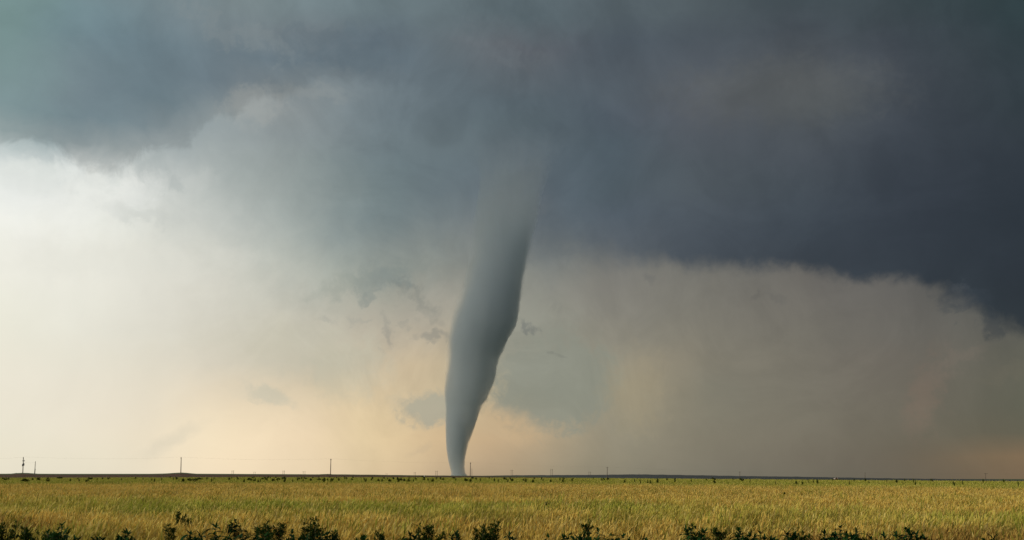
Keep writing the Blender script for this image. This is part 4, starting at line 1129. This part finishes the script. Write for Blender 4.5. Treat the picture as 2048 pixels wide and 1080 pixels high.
stub = pole(69.2, 949.6, 923.4, 690, 'plain leaning pole without crossarm at the far left', lean=1.6, wpx=1.2, cross=False)
q = MB(); q.box((0.1, -0.3, 1.8), (0.5, 0.3, 3.6), 0, 0.05); q.build('conduit_box', steel, stub)
second = pole(943.8, 954, 937.0, 1300, 'thin short pole just right of the pole by the tornado', wpx=0.8, cross=False)

def wire(a, b, sag, lab, rad=0.035, name='power_line', grp='wires of the near power line'):
    n = 16; pts_ = []
    for i in range(n + 1):
        t = i / n; p = a.lerp(b, t); p.z -= sag * 4 * t * (1 - t); pts_.append(p)
    q = MB(); q.tube(pts_, [rad * 0.34] * (n + 1), 4, False); o = q.build(name, wire_m)
    return tag(o, lab, 'power line', grp)
names = ['pole with the drum', 'second pole', 'pole beside the bush', 'pole by the tornado', 'brown pole before the ridge', 'small level crossarm pole', 'faint small pole', 'widest crossarm pole']
for i in range(len(main) - 1):
    A, B = main[i], main[i + 1]
    for nm_, fa, fb in (('top', A[1] + Vector((0, 0, .34)), B[1] + Vector((0, 0, .34))),):
        wire(fa, fb, 1.2, 'thin %s wire from the %s to the %s' % (nm_, names[i], names[i + 1]))
    pass
# wires running out of the frame at either end
wire(main[0][1], main[0][1] + (main[0][1] - main[1][1]) * 0.8, 1.2, 'thin wire from the pole with the drum out past the left edge')
wire(main[-1][1], main[-1][1] + (main[-1][1] - main[-2][1]) * 0.8, 1.2, 'thin wire from the widest crossarm pole out past the right edge')
wire(tops[0][0] + Vector((0, 0, -2.5)), at_dist(70.8, 924.2, 690), 0.4, 'service wire from the drum pole down to the plain leaning pole', 0.03)

def hframe(px, gap, ybase, ytop, r, lab, thick=0.42):
    B = at_dist(px, ybase, r); H = at_dist(px, ytop, r).z - B.z; g = gap / FPX * r
    root = empty('transmission_tower', B); tag(root, lab, 'transmission tower', 'distant twin pole transmission towers')
    for s_ in (-1, 1):
        q = MB(); q.tube([(s_ * g / 2, 0, -6), (s_ * g / 2, 0, H)], [thick, thick * 0.8], 6); q.build('pole', wood, root)
    q = MB(); q.box((0, 0, H * 0.86), (g * 1.8, 0.4, 0.35), 0, 0.0); q.build('crossarm', wood, root)
    return root
HF = [(465.2, 3.0, 949.5, 940.8, 3000, 'faint twin pole tower in the bright sky between second and third poles'),
 (509, 3.2, 949.5, 943.6, 4200, 'barely visible twin pole tower right of the faint one'),
 (567, 2.8, 949.8, 941.0, 3000, 'faint twin pole tower left of the third pole'),
 (608, 3.4, 950.0, 942.4, 3600, 'faint wider twin pole tower just left of the third pole'),
 (773, 2.6, 951.4, 946.8, 4400, 'tiny twin pole tower midway between third pole and tornado'),
 (829.5, 2.8, 952, 944.4, 3300, 'twin pole tower left of the tornado, lower of two'),
 (873, 3.0, 952.4, 941.4, 2900, 'twin pole tower nearest the left side of the tornado'),
 (1023.8, 3.2, 952, 939.4, 2900, 'twin pole tower right of the tornado foot'),
 (1103.4, 3.2, 952, 937.8, 2800, 'tallest twin pole tower, right of centre'),
 (1179.5, 3.2, 951.6, 943.4, 3400, 'short twin pole tower left of the brown pole'),
 (1278, 3.0, 950.6, 947.4, 4000, 'tiny twin pole tower on top of the ridge')]
for h in HF: hframe(*h, thick=0.5 if h[4] < 4000 else 0.42)

# ------------------------------------------------------------------ small things at the field edge
white = simple_mat('white_paint', (0.62, 0.61, 0.58), (0.75, 0.74, 0.70), 4.0, 0.6, 0.0)
rust = simple_mat('rusty_metal', (0.11, 0.035, 0.02), (0.20, 0.075, 0.05), 5.0, 0.9, 0.2)
pinkish = simple_mat('faded_paint', (0.42, 0.33, 0.29), (0.55, 0.45, 0.40), 4.0, 0.8, 0.1)
black = simple_mat('dark_rubber', (0.01, 0.01, 0.01), (0.02, 0.02, 0.02), 4.0, 0.8, 0.0)
P = at_dist(848.6, 954.2, 468)
root = empty('utility_box', P); tag(root, 'small white box standing right of a dark bush at the field edge', 'box')
q = MB(); q.box((0, 0, 0.30), (0.50, 0.4, 0.60), 0, 0.04); q.build('cabinet', white, root)
q = MB(); q.box((0, 0, 0.63), (0.56, 0.46, 0.06), 0, 0.04); q.build('lid', white, root)
q = MB(); q.box((0, 0, -0.2), (0.42, 0.34, 0.4)); q.build('plinth', soil, root)
P = at_dist(1672.5, 959.9, 462)
root = empty('farm_machine', P, 0.25); tag(root, 'low rust red and faded pale machine among dark weeds at the field edge', 'machine')
q = MB(); q.box((0, 0, 0.45), (1.15, 0.7, 0.55), 0, 0.1); q.build('body', rust, root)
q = MB(); q.add([(-1.0, -.35, .30), (-.25, -.35, .42), (-.25, -.35, .95), (-.95, -.35, .62), (-1.0, .35, .30), (-.25, .35, .42), (-.25, .35, .95), (-.95, .35, .62)], [(0, 1, 2, 3), (5, 4, 7, 6), (3, 2, 6, 7), (0, 3, 7, 4), (1, 5, 6, 2), (0, 4, 5, 1)]); q.build('sloping_hood', pinkish, root)
q = MB(); q.box((0.62, 0, 0.5), (0.34, 0.72, 0.95), 0, 0.12); q.build('upright_tank', pinkish, root)
q = MB(); q.tube([(0.15, 0, .7), (0.15, 0, 1.12)], [.07, .07], 8); q.build('exhaust', black, root)
q = MB(); q.tube([(-.5, -.3, .95), (.5, -.3, 1.0)], [.05, .05], 6); q.build('top_rail', black, root)
for sx in (-0.6, 0.35):
    for sy in (-0.42, 0.42):
        q = MB(); q.tube([(sx, sy - .08, .2), (sx, sy + .08, .2)], [.26, .26], 14); w_ = q.build('wheel', black, root)
        q = MB(); q.tube([(sx, sy - .1, .2), (sx, sy + .1, .2)], [.12, .12], 10); q.build('hub', rust, w_)
crest_bush(1666.5, 0, 4.5, 1.8, 'dark weeds left of the rust red machine', r=460, py=960.0)
crest_bush(1679.5, 0, 4.5, 1.8, 'dark weeds right of the rust red machine', r=460, py=960.2)
